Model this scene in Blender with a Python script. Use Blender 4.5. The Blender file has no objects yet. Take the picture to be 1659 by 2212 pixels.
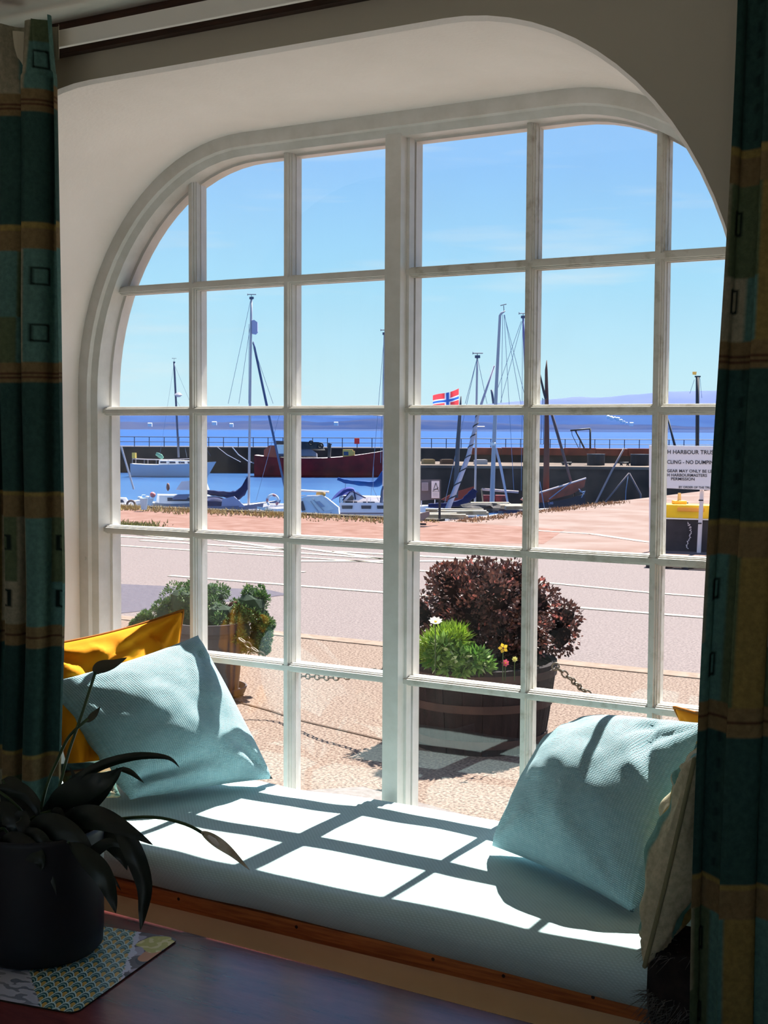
import bpy, bmesh, math, random
from mathutils import Vector, Matrix, noise
from mathutils.geometry import tessellate_polygon
random.seed(7)
sc = bpy.context.scene
col = sc.collection
V = Vector
# ------------------------------------------------------------------ camera
YAW, PIT, ROL, FPX = -0.5378515, -0.0617331, 0.0054470, 2880.0
CAM = V((0, 0, 1.5))
_f = V((math.sin(YAW)*math.cos(PIT), math.cos(YAW)*math.cos(PIT), math.sin(PIT)))
_r = V((math.cos(YAW), -math.sin(YAW), 0)); _u = _r.cross(_f)
RT = _r*math.cos(ROL)+_u*math.sin(ROL); UP = -_r*math.sin(ROL)+_u*math.cos(ROL); FW = _f
cd = bpy.data.cameras.new('camera'); cam = bpy.data.objects.new('camera', cd); col.objects.link(cam)
cam.matrix_world = Matrix(((RT.x, UP.x, -FW.x, CAM.x), (RT.y, UP.y, -FW.y, CAM.y), (RT.z, UP.z, -FW.z, CAM.z), (0, 0, 0, 1)))
cd.sensor_fit = 'HORIZONTAL'; cd.sensor_width = 36; cd.lens = FPX*36/1659
cd.clip_start = 0.05; cd.clip_end = 60000
sc.camera = cam
# ------------------------------------------------------------------ exposure
sc.view_settings.view_transform = 'Standard'; sc.view_settings.look = 'None'
sc.view_settings.exposure = 0.0; sc.view_settings.gamma = 1.0; sc.view_settings.use_curve_mapping = False
sc.cycles.use_denoising = True
sc.cycles.max_bounces = 14; sc.cycles.diffuse_bounces = 8; sc.cycles.transparent_max_bounces = 16
sc.cycles.sample_clamp_indirect = 6
# ------------------------------------------------------------------ sky
w = bpy.data.worlds.new('sky'); sc.world = w; w.use_nodes = True
nt = w.node_tree; nt.nodes.clear(); L = nt.links.new; N = nt.nodes.new
tc = N('ShaderNodeTexCoord'); sep = N('ShaderNodeSeparateXYZ'); L(tc.outputs['Generated'], sep.inputs[0])
rp = N('ShaderNodeValToRGB'); L(sep.outputs['Z'], rp.inputs[0])
e = rp.color_ramp.elements
e[0].position = 0.0; e[0].color = (0.70, 0.95, 1.06, 1)
e[1].position = 1.0; e[1].color = (0.10, 0.26, 0.75, 1)
for p, c in ((0.04, (0.62, 0.93, 1.06, 1)), (0.11, (0.44, 0.82, 1.08, 1)), (0.19, (0.33, 0.65, 1.08, 1)), (0.34, (0.25, 0.50, 1.02, 1))):
    k = rp.color_ramp.elements.new(p); k.color = c
mp = N('ShaderNodeMapping'); mp.inputs['Scale'].default_value = (1.6, 1.6, 14); L(tc.outputs['Generated'], mp.inputs[0])
nz = N('ShaderNodeTexNoise'); nz.inputs['Scale'].default_value = 3.1; nz.inputs['Detail'].default_value = 5; L(mp.outputs[0], nz.inputs[0])
cr = N('ShaderNodeValToRGB'); cr.color_ramp.elements[0].position = 0.55; cr.color_ramp.elements[1].position = 0.75; L(nz.outputs[0], cr.inputs[0])
mul = N('ShaderNodeMath'); mul.operation = 'MULTIPLY'; mul.inputs[1].default_value = 0.4; L(cr.outputs[0], mul.inputs[0])
mx = N('ShaderNodeMixRGB'); mx.inputs[2].default_value = (0.92, 0.97, 1, 1); L(mul.outputs[0], mx.inputs[0]); L(rp.outputs[0], mx.inputs[1])
bg = N('ShaderNodeBackground'); bg.inputs[1].default_value = 1.0; L(mx.outputs[0], bg.inputs[0])
out = N('ShaderNodeOutputWorld'); L(bg.outputs[0], out.inputs[0])
# ------------------------------------------------------------------ sun
sd = bpy.data.lights.new('sun', 'SUN'); sd.energy = 20.0; sd.angle = math.radians(0.53); sd.color = (1.0, 0.95, 0.88)
so = bpy.data.objects.new('sun', sd); col.objects.link(so)
so.rotation_euler = V((0.015, -1, -1.37)).to_track_quat('-Z', 'Y').to_euler(); so.location = (-2, 9, 12)

# ================================================================== helpers
def W(px, py, d):            # a point seen at that spot of the photo, d metres out
    return CAM + (FW + RT*((px-829.5)/FPX) - UP*((py-1106)/FPX))*d
def onY(px, py, y):
    r = FW + RT*((px-829.5)/FPX) - UP*((py-1106)/FPX); return CAM + r*(y/r.y)
def onZ(px, py, z):
    r = FW + RT*((px-829.5)/FPX) - UP*((py-1106)/FPX); return CAM + r*((z-CAM.z)/r.z)
def lerp(a, b, t): return a+(b-a)*t
def tag(o, label=None, cat=None, group=None, kind=None):
    for k, v in (('label', label), ('category', cat), ('group', group), ('kind', kind)):
        if v: o[k] = v
    return o
def empty(name, loc, label=None, cat=None, group=None, kind=None, rz=0):
    o = bpy.data.objects.new(name, None); col.objects.link(o); o.location = loc; o.rotation_euler = (0, 0, rz)
    o.empty_display_size = 0.05
    return tag(o, label, cat, group, kind)
class MB:
    def __init__(s): s.v = []; s.f = []; s.m = []; s.c = None
    def add(s, vs, fs, mi=0):
        b = len(s.v); s.v += [tuple(p) for p in vs]; s.f += [tuple(b+i for i in f) for f in fs]; s.m += [mi]*len(fs); return s
    def box(s, a, b, mi=0, rot=None, at=None):
        (x0, y0, z0), (x1, y1, z1) = a, b
        vs = [V(p) for p in ((x0, y0, z0), (x1, y0, z0), (x1, y1, z0), (x0, y1, z0), (x0, y0, z1), (x1, y0, z1), (x1, y1, z1), (x0, y1, z1))]
        if rot is not None: vs = [rot @ p for p in vs]
        if at is not None: vs = [p+V(at) for p in vs]
        return s.add(vs, [(0, 3, 2, 1), (4, 5, 6, 7), (0, 1, 5, 4), (1, 2, 6, 5), (2, 3, 7, 6), (3, 0, 4, 7)], mi)
    def tube(s, pts, r, n=8, mi=0, cap=True):
        pts = [V(p) for p in pts]; m = len(pts)
        rs = r if isinstance(r, (list, tuple)) else [r]*m
        vs = []; up = V((0, 0, 1))
        for i, p in enumerate(pts):
            d = (pts[min(i+1, m-1)]-pts[max(i-1, 0)]).normalized()
            if i == 0:
                up = V((0, 0, 1)) if abs(d.z) < .9 else V((1, 0, 0))
            a = (up - d*up.dot(d)).normalized(); up = a; b = d.cross(a)
            for k in range(n):
                t = 2*math.pi*k/n; vs.append(p+a*(math.cos(t)*rs[i])+b*(math.sin(t)*rs[i]))
        fs = [(i*n+k, i*n+(k+1) % n, (i+1)*n+(k+1) % n, (i+1)*n+k) for i in range(m-1) for k in range(n)]
        if cap: fs += [tuple(range(n-1, -1, -1)), tuple((m-1)*n+k for k in range(n))]
        return s.add(vs, fs, mi)
    def lathe(s, prof, n=24, at=(0, 0, 0), mi=0, sx=1, sy=1):
        at = V(at); vs = []
        for (r, z) in prof:
            for k in range(n):
                t = 2*math.pi*k/n; vs.append(at+V((r*math.cos(t)*sx, r*math.sin(t)*sy, z)))
        m = len(prof)
        fs = [(i*n+k, i*n+(k+1) % n, (i+1)*n+(k+1) % n, (i+1)*n+k) for i in range(m-1) for k in range(n)]
        fs += [tuple(range(n-1, -1, -1)), tuple((m-1)*n+k for k in range(n))]
        return s.add(vs, fs, mi)
    def prism(s, poly, h, mi=0):      # poly: list of points, h: offset vector
        n = len(poly); a = [V(p) for p in poly]; b = [p+V(h) for p in a]
        return s.add(a+b, [tuple(range(n-1, -1, -1)), tuple(range(n, 2*n))]+[(i, (i+1) % n, n+(i+1) % n, n+i) for i in range(n)], mi)
    def grid(s, fn, nu, nv, mi=0, loop_u=False):
        vs = [fn(i/nu, j/nv) for j in range(nv+1) for i in range(nu+(0 if loop_u else 1))]
        k = nu+(0 if loop_u else 1)
        fs = [(j*k+i, j*k+(i+1) % k, (j+1)*k+(i+1) % k, (j+1)*k+i) for j in range(nv) for i in range(nu)]
        return s.add(vs, fs, mi)
    def blob(s, c, r, seed=0, amp=.15, n=2, mi=0, sq=(1, 1, 1)):
        bm = bmesh.new(); bmesh.ops.create_icosphere(bm, subdivisions=n, radius=1)
        vs = []
        for v in bm.verts:
            k = 1+amp*noise.noise(v.co*1.7+V((seed*3.1, seed*1.7, seed)))*2
            vs.append(V(c)+V((v.co.x*sq[0], v.co.y*sq[1], v.co.z*sq[2]))*r*k)
        fs = [tuple(v.index for v in f.verts) for f in bm.faces]; bm.free()
        return s.add(vs, fs, mi)
    def build(s, name, mats, parent=None, smooth=False, cols=None, world=True, bevel=0):
        me = bpy.data.meshes.new(name)
        vs = s.v
        if parent is not None and world:
            inv = parent.matrix_basis.inverted() if parent.parent is None else (parent.parent.matrix_basis @ parent.matrix_basis).inverted()
            vs = [tuple(inv @ V(p)) for p in vs]
        me.from_pydata(vs, [], s.f); me.validate(); 
        if not isinstance(mats, (list, tuple)): mats = [mats]
        for m in mats: me.materials.append(m)
        if len(mats) > 1: me.polygons.foreach_set('material_index', s.m)
        if smooth: me.polygons.foreach_set('use_smooth', [True]*len(me.polygons))
        bm = bmesh.new(); bm.from_mesh(me); bmesh.ops.recalc_face_normals(bm, faces=bm.faces)
        if bevel: bmesh.ops.bevel(bm, geom=[x for x in bm.edges if x.calc_face_angle(0) > .5], offset=bevel, segments=2, affect='EDGES', profile=.6)
        bm.to_mesh(me); bm.free()
        if cols is not None:
            ca = me.color_attributes.new('Col', 'FLOAT_COLOR', 'POINT')
            ca.data.foreach_set('color', [c for q in cols for c in (*q, 1)][:4*len(me.vertices)])
        me.update()
        o = bpy.data.objects.new(name, me); col.objects.link(o)
        if parent is not None: o.parent = parent
        return o
_mc = {}
def srgb(*c):
    return tuple(((x/255)/12.92 if x/255 <= .04045 else (((x/255)+.055)/1.055)**2.4) for x in c)
def mat(name, c, rough=.6, spec=.3, metal=0, c2=None, ns=8, nd=4, bump=0, bs=60, attr=False, fac=(.35, .65), sheen=0, trans=0, coord='Object', stretch=None, wave=None):
    if name in _mc: return _mc[name]
    m = bpy.data.materials.new(name); m.use_nodes = True; t = m.node_tree; b = t.nodes['Principled BSDF']
    b.inputs['Roughness'].default_value = rough; b.inputs['Specular IOR Level'].default_value = spec; b.inputs['Metallic'].default_value = metal
    b.inputs['Base Color'].default_value = (*c, 1)
    if sheen: b.inputs['Sheen Weight'].default_value = sheen
    co = t.nodes.new('ShaderNodeTexCoord'); src = co.outputs[coord]
    if stretch:
        mp = t.nodes.new('ShaderNodeMapping'); mp.inputs['Scale'].default_value = stretch; t.links.new(src, mp.inputs[0]); src = mp.outputs[0]
    colsock = None
    if attr:
        a = t.nodes.new('ShaderNodeVertexColor'); a.layer_name = 'Col'; colsock = a.outputs[0]
    if c2 or (attr and ns):
        n = t.nodes.new('ShaderNodeTexNoise'); n.inputs['Scale'].default_value = ns; n.inputs['Detail'].default_value = nd; n.inputs['Roughness'].default_value = .6
        t.links.new(src, n.inputs[0])
        r = t.nodes.new('ShaderNodeMapRange'); r.inputs[1].default_value = fac[0]; r.inputs[2].default_value = fac[1]; t.links.new(n.outputs[0], r.inputs[0])
        x = t.nodes.new('ShaderNodeMixRGB'); t.links.new(r.outputs[0], x.inputs[0])
        if attr:
            x.blend_type = 'MULTIPLY'; t.links.new(colsock, x.inputs[1]); x.inputs[2].default_value = (*(c2 or (.8, .8, .8)), 1)
        else:
            x.inputs[1].default_value = (*c, 1); x.inputs[2].default_value = (*c2, 1)
        colsock = x.outputs[0]
    if colsock: t.links.new(colsock, b.inputs['Base Color'])
    h = None
    if bump:
        n2 = t.nodes.new('ShaderNodeTexNoise'); n2.inputs['Scale'].default_value = bs; n2.inputs['Detail'].default_value = 3; t.links.new(src, n2.inputs[0]); h = n2.outputs[0]
    if wave:   # woven rib: (axis, scale, strength)
        h = None
        for ax, scl in wave[0]:
            wv = t.nodes.new('ShaderNodeTexWave'); wv.wave_type = 'BANDS'; wv.bands_direction = ax; wv.inputs['Scale'].default_value = scl; wv.inputs['Distortion'].default_value = 1.2; wv.inputs['Detail'].default_value = 1
            uv = t.nodes.new('ShaderNodeUVMap') if coord == 'UV' else None
            t.links.new(src, wv.inputs[0])
            if h is None: h = wv.outputs['Fac']
            else:
                mm = t.nodes.new('ShaderNodeMath'); mm.operation = 'MULTIPLY'; t.links.new(h, mm.inputs[0]); t.links.new(wv.outputs['Fac'], mm.inputs[1]); h = mm.outputs[0]
        if colsock or True:
            x = t.nodes.new('ShaderNodeMixRGB'); x.blend_type = 'MULTIPLY'
            mr = t.nodes.new('ShaderNodeMapRange'); mr.inputs[1].default_value = 0.0; mr.inputs[2].default_value = .6; mr.inputs[3].default_value = wave[2]; mr.inputs[4].default_value = 0.0
            t.links.new(h, mr.inputs[0]); t.links.new(mr.outputs[0], x.inputs[0])
            if colsock: t.links.new(colsock, x.inputs[1])
            else: x.inputs[1].default_value = (*c, 1)
            x.inputs[2].default_value = (.45, .5, .52, 1); t.links.new(x.outputs[0], b.inputs['Base Color'])
    if h is not None:
        bp = t.nodes.new('ShaderNodeBump'); bp.inputs['Strength'].default_value = wave[1] if wave else bump; bp.inputs['Distance'].default_value = .002 if wave else .01
        t.links.new(h, bp.inputs['Height']); t.links.new(bp.outputs[0], b.inputs['Normal'])
    if trans:
        tr = t.nodes.new('ShaderNodeBsdfTranslucent'); ad = t.nodes.new('ShaderNodeMixShader'); ad.inputs[0].default_value = trans
        if colsock: t.links.new(colsock, tr.inputs[0])
        else: tr.inputs[0].default_value = (*c, 1)
        t.links.new(b.outputs[0], ad.inputs[1]); t.links.new(tr.outputs[0], ad.inputs[2]); t.links.new(ad.outputs[0], t.nodes['Material Output'].inputs[0])
    _mc[name] = m; return m

# materials
PLASTER = mat('cream_plaster', srgb(240, 231, 226), .9, .1, c2=srgb(234, 225, 219), ns=3, bump=.15, bs=90)
FRAMEM = mat('white_gloss_paint', srgb(214, 212, 208), .35, .4, c2=srgb(202, 200, 194), ns=14, bump=.05, bs=120)
DIRTYP = mat('weathered_white_paint', srgb(198, 196, 188), .5, .3, c2=srgb(160, 154, 140), ns=30, fac=(.5, .75))
CEIL = mat('ceiling_paint', srgb(215, 210, 200), .9, .1)
WOODD = mat('dark_brown_wood', srgb(62, 36, 24), .5, .3, c2=srgb(40, 22, 14), ns=20, stretch=(1, 12, 12))
WOODF = mat('oak_board', srgb(196, 116, 58), .45, .4, c2=srgb(150, 82, 38), ns=9, stretch=(1, 14, 14), bump=.1, bs=40)
CREAM = mat('cream_panel', srgb(254, 232, 188), .7, .2, c2=srgb(250, 226, 180), ns=3)
TABLEM = mat('polished_table_wood', srgb(128, 66, 62), .22, .55, c2=srgb(84, 46, 50), ns=3, nd=6, stretch=(1.2, 5, 5), bump=.03, bs=30)
FLOORM = mat('carpet', srgb(164, 146, 122), .95, .1, c2=srgb(146, 130, 108), ns=200)
WHITEPL = mat('white_plastic_rail', srgb(214, 212, 206), .4, .4)

def glass_material():
    m = bpy.data.materials.new('window_glass'); m.use_nodes = True; t = m.node_tree; t.nodes.clear()
    o = t.nodes.new('ShaderNodeOutputMaterial'); a = t.nodes.new('ShaderNodeBsdfTransparent'); g = t.nodes.new('ShaderNodeBsdfGlossy'); g.inputs['Roughness'].default_value = 0.01
    a.inputs[0].default_value = (.985, .99, .985, 1)
    fr = t.nodes.new('ShaderNodeFresnel'); ge = t.nodes.new('ShaderNodeNewGeometry'); io = t.nodes.new('ShaderNodeMapRange'); io.inputs[3].default_value = 1.5; io.inputs[4].default_value = 1/1.5; t.links.new(ge.outputs['Backfacing'], io.inputs[0]); t.links.new(io.outputs[0], fr.inputs[0]); mm = t.nodes.new('ShaderNodeMixShader')
    t.links.new(fr.outputs[0], mm.inputs[0]); t.links.new(a.outputs[0], mm.inputs[1]); t.links.new(g.outputs[0], mm.inputs[2])
    # faint dust film
    d = t.nodes.new('ShaderNodeBsdfDiffuse'); d.inputs[0].default_value = (.8, .8, .8, 1); n = t.nodes.new('ShaderNodeTexNoise'); n.inputs['Scale'].default_value = 5
    co = t.nodes.new('ShaderNodeTexCoord'); t.links.new(co.outputs['Object'], n.inputs[0])
    r = t.nodes.new('ShaderNodeMapRange'); r.inputs[1].default_value = .4; r.inputs[2].default_value = .8; r.inputs[3].default_value = 0.0; r.inputs[4].default_value = .02
    t.links.new(n.outputs[0], r.inputs[0]); m2 = t.nodes.new('ShaderNodeMixShader'); t.links.new(r.outputs[0], m2.inputs[0]); t.links.new(mm.outputs[0], m2.inputs[1]); t.links.new(d.outputs[0], m2.inputs[2])
    t.links.new(m2.outputs[0], o.inputs[0]); return m
GLASS = glass_material()

# ================================================================== the room shell and window
XL, XR, ZT, AA, BB = -2.87, -0.68, 2.315, 0.62, 0.72   # opening
YW, YF, YO = 2.40, 3.0, 3.13                             # room face, frame face, outer wall face
ZC = 2.465
def arch(o=0.0, zb=0.36, n=20):
    pts = [(XL+o, zb)]
    for k in range(n+1):
        t = math.pi - math.pi/2*k/n; pts.append((XL+AA+(AA-o)*math.cos(t), ZT-BB+(BB-o)*math.sin(t)))
    for k in range(n+1):
        t = math.pi/2 - math.pi/2*k/n; pts.append((XR-AA+(AA-o)*math.cos(t), ZT-BB+(BB-o)*math.sin(t)))
    pts.append((XR-o, zb)); return pts
def holed(mb, outer, hole, y, mi=0):
    o3 = [V((x, z, 0)) for x, z in outer]; h3 = [V((x, z, 0)) for x, z in hole]
    tr = tessellate_polygon([o3, h3]); vs = [(x, y, z) for x, z in outer+hole]
    mb.add(vs, [tuple(t) for t in tr], mi)
def ring(mb, pa, ya, pb, yb, mi=0):
    n = len(pa); vs = [(x, ya, z) for x, z in pa]+[(x, yb, z) for x, z in pb]
    mb.add(vs, [(i, i+1, n+i+1, n+i) for i in range(n-1)], mi)
X0, X1, Y0 = -3.35, 2.2, -3.2
mb = MB()
a0 = arch(0); ac = arch(-.008)
holed(mb, [(X0, 0), (X0, ZC), (X1, ZC), (X1, 0)], ac, YW, 1)
ring(mb, ac, YW, a0, YW+.012); ring(mb, a0, YW+.012, a0, YO)
mb.add([(XL-.008, YW, .36), (XR+.008, YW, .36), (XR, YO, .36), (XL, YO, .36)], [(0, 1, 2, 3)])
tag(mb.build('wall_front', [PLASTER, mat('shaded_wall_paint', srgb(168, 162, 148), .9, .1)]), kind='structure')  # darker colour on the room face stands in for its shade
mb = MB(); holed(mb, [(-9, -.1), (-9, 2.6), (6, 2.6), (6, -.1)], arch(0), YO); holed(mb, [(-9, -.1), (-9, 2.6), (6, 2.6), (6, -.1)], arch(0), YO-.02)
tag(mb.build('wall_outside', mat('painted_render', srgb(226, 222, 210), .9, .1)), kind='structure')
for nm, a, b in (('wall_left', (X0-.1, Y0, 0), (X0, YW, ZC)), ('wall_right', (X1, Y0, 0), (X1+.1, YW, ZC))):
    tag(MB().box(a, b).build(nm, PLASTER), kind='structure')
DX0, DX1, DZ = -2.2, 2.0, 2.20     # glazed doors added behind the room to bring in fill light
tag(MB().box((X0, Y0-.1, 0), (DX0, Y0, ZC)).box((DX1, Y0-.1, 0), (X1, Y0, ZC)).box((DX0, Y0-.1, DZ), (DX1, Y0, ZC)).build('wall_back', PLASTER), kind='structure')
for i in range(3):
    xa, xb = lerp(DX0, DX1, i/3), lerp(DX0, DX1, (i+1)/3); dd = empty('door_%d' % (i+1), (xa, Y0, 0), kind='structure')
    MB().box((xa, Y0-.07, .01), (xa+.08, Y0-.02, DZ)).box((xb-.08, Y0-.07, .01), (xb, Y0-.02, DZ)).box((xa+.08, Y0-.07, .01), (xb-.08, Y0-.02, .16)).box((xa+.08, Y0-.07, DZ-.09), (xb-.08, Y0-.02, DZ)).build('door_frame', FRAMEM, dd)
    MB().box((xa+.08, Y0-.047, .16), (xb-.08, Y0-.043, DZ-.09)).build('pane', GLASS, dd)
tag(MB().box((-12, -16, -.2), (12, Y0-.1, -.03)).build('bounce_terrace', mat('bounce_flags', (.72, .66, .57), .9, .1)), kind='structure')  # unseen pale slab added to bounce sunlight in through the doors
tag(MB().box((X0-.1, Y0-.1, -.1), (X1+.1, YW+.6, 0)).build('floor', FLOORM), kind='structure')
tag(MB().box((X0-.1, Y0-.1, ZC), (X1+.1, YW+.02, ZC+.1)).build('ceiling', CEIL), kind='structure')
tag(MB().box((-9, 2.0, 2.62), (6, 3.70, 2.72)).box((-9, 3.64, 2.500), (6, 3.70, 2.72)).build('added_eaves', WOODD), kind='structure')  # unseen overhang added to keep the high sun off the table
tag(MB().box((X0, 2.381, 2.392), (X1, 2.399, 2.462)).box((X0, 2.376, 2.385), (X1, 2.399, 2.397)).build('trim_1', WOODD), kind='structure')

# window: frame, mullion, muntins, panes
win = empty('window_1', (-1.775, 3.05, .36), kind='structure')
mb = MB()
p0, p1, p2, p3 = arch(-.004), arch(.036), arch(.040), arch(.058)
ring(mb, p0, YF, p1, YF); ring(mb, p1, YF, p2, YF+.012); ring(mb, p2, YF+.012, p3, YF+.022); ring(mb, p3, YF+.022, p3, YF+.074)
p4 = arch(.064); ring(mb, p3, YF+.074, p4, YF+.078); ring(mb, p4, YF+.078, p4, 3.115); ring(mb, p4, 3.115, p0, 3.115)
mb.box((XL, YF, .36), (XR, 3.115, .455))
mb.build('frame', FRAMEM, win)
MX0, MX1 = -1.802, -1.755
mb = MB(); mb.box((MX0, 3.018, .45), (MX1, 3.076, ZT-.03)); mb.box((MX0-.004, 3.05, .45), (MX1+.008, 3.076, ZT-.03)); mb.box((MX0-.006, 3.082, .45), (MX1+.010, 3.115, ZT-.03))
mb.build('mullion', FRAMEM, win)
ROWS = [1.5+0.7714-0.36*k for k in (1, 2, 3, 4)]
XC = MX0+(MX1-MX0)/2
COLS = [-2.472, -2.137, -1.406, -1.071]
prof = [(-.0060, 3.046), (.0060, 3.046), (.0068, 3.053), (.0095, 3.053), (.0102, 3.060), (.0122, 3.060), (.0128, 3.070), (.0128, 3.072), (.0108, 3.072), (.0108, 3.080), (.0128, 3.080), (.0105, 3.108),
        (-.0105, 3.108), (-.0128, 3.080), (-.0108, 3.080), (-.0108, 3.072), (-.0128, 3.072), (-.0128, 3.070), (-.0122, 3.060), (-.0102, 3.060), (-.0095, 3.053), (-.0068, 3.053)]
def archz(x, o):   # height of the arch at x
    if x < XL+AA: c, s = XL+AA, -1
    elif x > XR-AA: c, s = XR-AA, 1
    else: return ZT-o
    q = 1-((x-c)/(AA-o))**2; return ZT-BB+(BB-o)*math.sqrt(max(q, 0))
def archx(z, o, side):
    if z <= ZT-BB: return (XL+o) if side < 0 else (XR-o)
    q = math.sqrt(max(0, 1-((z-(ZT-BB))/(BB-o))**2))*(AA-o)
    return XL+AA-q if side < 0 else XR-AA+q
for x in COLS:
    zt = archz(x, .05)
    MB().prism([(x+a, y, .45) for a, y in prof], (0, 0, zt-.45)).build('muntin', DIRTYP if x > -1.6 else FRAMEM, win)
for z in ROWS:
    for s in (-1, 1):
        xa, xb = (archx(z, .05, -1), MX0) if s < 0 else (MX1, archx(z, .05, 1))
        MB().prism([(xa, y+(-.0007 if y < 3.0745 else .0007), z+a*1.03) for a, y in prof], (xb-xa, 0, 0)).build('muntin', DIRTYP if s > 0 else FRAMEM, win)
inner = arch(.062, zb=.45, n=24)
def clip_rect(poly, x0, x1, z0, z1):
    def cl(p, ins, cut):
        r = []
        for i in range(len(p)):
            a, b = p[i-1], p[i]
            if ins(b):
                if not ins(a): r.append(cut(a, b))
                r.append(b)
            elif ins(a): r.append(cut(a, b))
        return r
    def cx(v): return lambda a, b: (v, a[1]+(b[1]-a[1])*(v-a[0])/(b[0]-a[0]))
    def cz(v): return lambda a, b: (a[0]+(b[0]-a[0])*(v-a[1])/(b[1]-a[1]), v)
    p = cl(poly, lambda q: q[0] >= x0-1e-9, cx(x0))
    p = cl(p, lambda q: q[0] <= x1+1e-9, cx(x1)) if p else p
    p = cl(p, lambda q: q[1] >= z0-1e-9, cz(z0)) if p else p
    return cl(p, lambda q: q[1] <= z1+1e-9, cz(z1)) if p else p
xs = [XL+.05]+COLS[:2]+[MX0, MX1]+COLS[2:]+[XR-.05]
zs = [.45]+sorted(ROWS)+[ZT]
for i in (0, 1, 2, 4, 5, 6):
    for j in range(5):
        g = .009
        p = clip_rect(inner, xs[i]+(g if i not in (0, 4) else 0), xs[i+1]-(g if i not in (2, 6) else 0), zs[j]+g, zs[j+1]-g)
        if len(p) > 2: MB().prism([(x, 3.0745, z) for x, z in p], (0, .003, 0)).build('pane', GLASS, win)
MB().tube([(XL+.022, YF-.002, 1.104), (XL+.022, YF+.004, 1.104)], .006, 12).build('screw_cap', FRAMEM, win)

# window seat
seat = empty('window_seat', (-1.775, 2.6, 0), 'built-in window seat with an oak front board over a cream painted panel', 'seat')
MB().box((XL+.002, 2.372, .405), (XR-.002, 2.998, .427)).build('seat_plank', WOODF, seat)
mb = MB(); mb.box((X0+.01, 2.352, .398), (X1-.3, 2.372, .428)); mb.box((X0+.01, 2.358, .386), (X1-.3, 2.376, .399))
mb.build('front_board', WOODF, seat, bevel=.003)
MB().box((X0+.01, 2.374, .0), (X1-.3, 2.398, .388)).build('front_panel', CREAM, seat)
for x in (-1.95, -1.62, -1.28, -1.12, -.93): MB().tube([(x, 2.3515, .415), (x, 2.353, .415)], .004, 8).build('nail', WOODD, seat)

# ================================================================== cushions
KNIT = mat('turquoise_ribbed_knit', srgb(168, 204, 212), .95, .1, c2=srgb(154, 194, 204), ns=30, coord='UV', wave=([('X', 26), ('Y', 34)], .9, .55), sheen=.15)
KNITD = mat('turquoise_seat_weave', srgb(186, 210, 211), .95, .1, c2=srgb(178, 204, 206), ns=6, coord='UV', wave=([('DIAGONAL', 60), ('Y', 60)], .35, .30), sheen=.1)
MUST = mat('mustard_cotton', srgb(222, 150, 22), .85, .15, c2=srgb(206, 134, 14), ns=5, bump=.08, bs=30, trans=.15)
PIPE = mat('brown_piping', srgb(150, 92, 28), .8, .2)
def smooth(t): return t*t*(3-2*t)
def add_uv(o, uvs):
    me = o.data; l = me.uv_layers.new(name='UVMap')
    for lp in me.loops: l.data[lp.index].uv = uvs[lp.vertex_index]
def pillow(c00, c10, c11, c01, T, nrm, pinch=.05, seed=0, wr=.006, n=44, uvs=1.0, rnd=(), folds=()):
    """closed cushion surface from four corner points (bottom a, bottom b, top b, top a), bulging T/2 each way"""
    c00, c10, c11, c01 = map(V, (c00, c10, c11, c01)); nrm = V(nrm).normalized()
    mb = MB(); uv = []
    for side in (1, -1):
        for j in range(n+1):
            for i in range(n+1):
                u, v = i/n, j/n
                # pull edges in between corners
                e = 4*pinch
                uu = u + (0.5-u)*e*(v*(1-v))*(1-0) if True else u
                vv = v + (0.5-v)*e*(u*(1-u))
                for (qu, qv, qa) in rnd:
                    k_ = math.exp(-((u-qu)**2+(v-qv)**2)/.05)*qa; uu += (.5-qu)*2*k_; vv += (.5-qv)*2*k_
                p = (c00*(1-uu)+c10*uu)*(1-vv)+(c01*(1-uu)+c11*uu)*vv
                d = max(0, (1-(2*u-1)**2)*(1-(2*v-1)**2))
                edge = min(u, 1-u, v, 1-v)
                t = T/2*(d**.42)*(.82+.18*math.sin(math.pi*u)*math.sin(math.pi*v))
                q = V((u*3.1+seed, v*3.1, side*5.3+seed))
                wrk = wr*noise.noise(q*1.3)*2+wr*.7*noise.noise(q*3.4)
                # radial gathers toward corners
                for (cu, cv) in ((0, 0), (1, 0), (1, 1), (0, 1)):
                    r = math.hypot(u-cu, v-cv)
                    if r < .55:
                        a = math.atan2(v-cv, u-cu); wrk += wr*1.1*math.sin(a*11+seed+cu*2+cv)*(1-r/.55)*min(1, r*7)
                for (fu, fv, fa, fl, fw, fd) in folds:
                    if side > 0:
                        du, dv = u-fu, v-fv; al = du*math.cos(fa)+dv*math.sin(fa); ac_ = -du*math.sin(fa)+dv*math.cos(fa)
                        wrk += fd*math.exp(-(ac_/fw)**2)*math.exp(-(al/fl)**2)
                wrk *= min(1, edge*9)
                mb.v.append(tuple(p+nrm*side*(t+wrk))); uv.append((u*uvs, v*uvs))
    k = n+1; off = k*k
    for s in (0, 1):
        for j in range(n):
            for i in range(n):
                f = (s*off+j*k+i, s*off+j*k+i+1, s*off+(j+1)*k+i+1, s*off+(j+1)*k+i)
                mb.f.append(f if s == 0 else f[::-1]); mb.m.append(0)
    # weld rims (thickness zero there) with quads is unnecessary: points coincide; merge in bmesh
    return mb, uv
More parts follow.
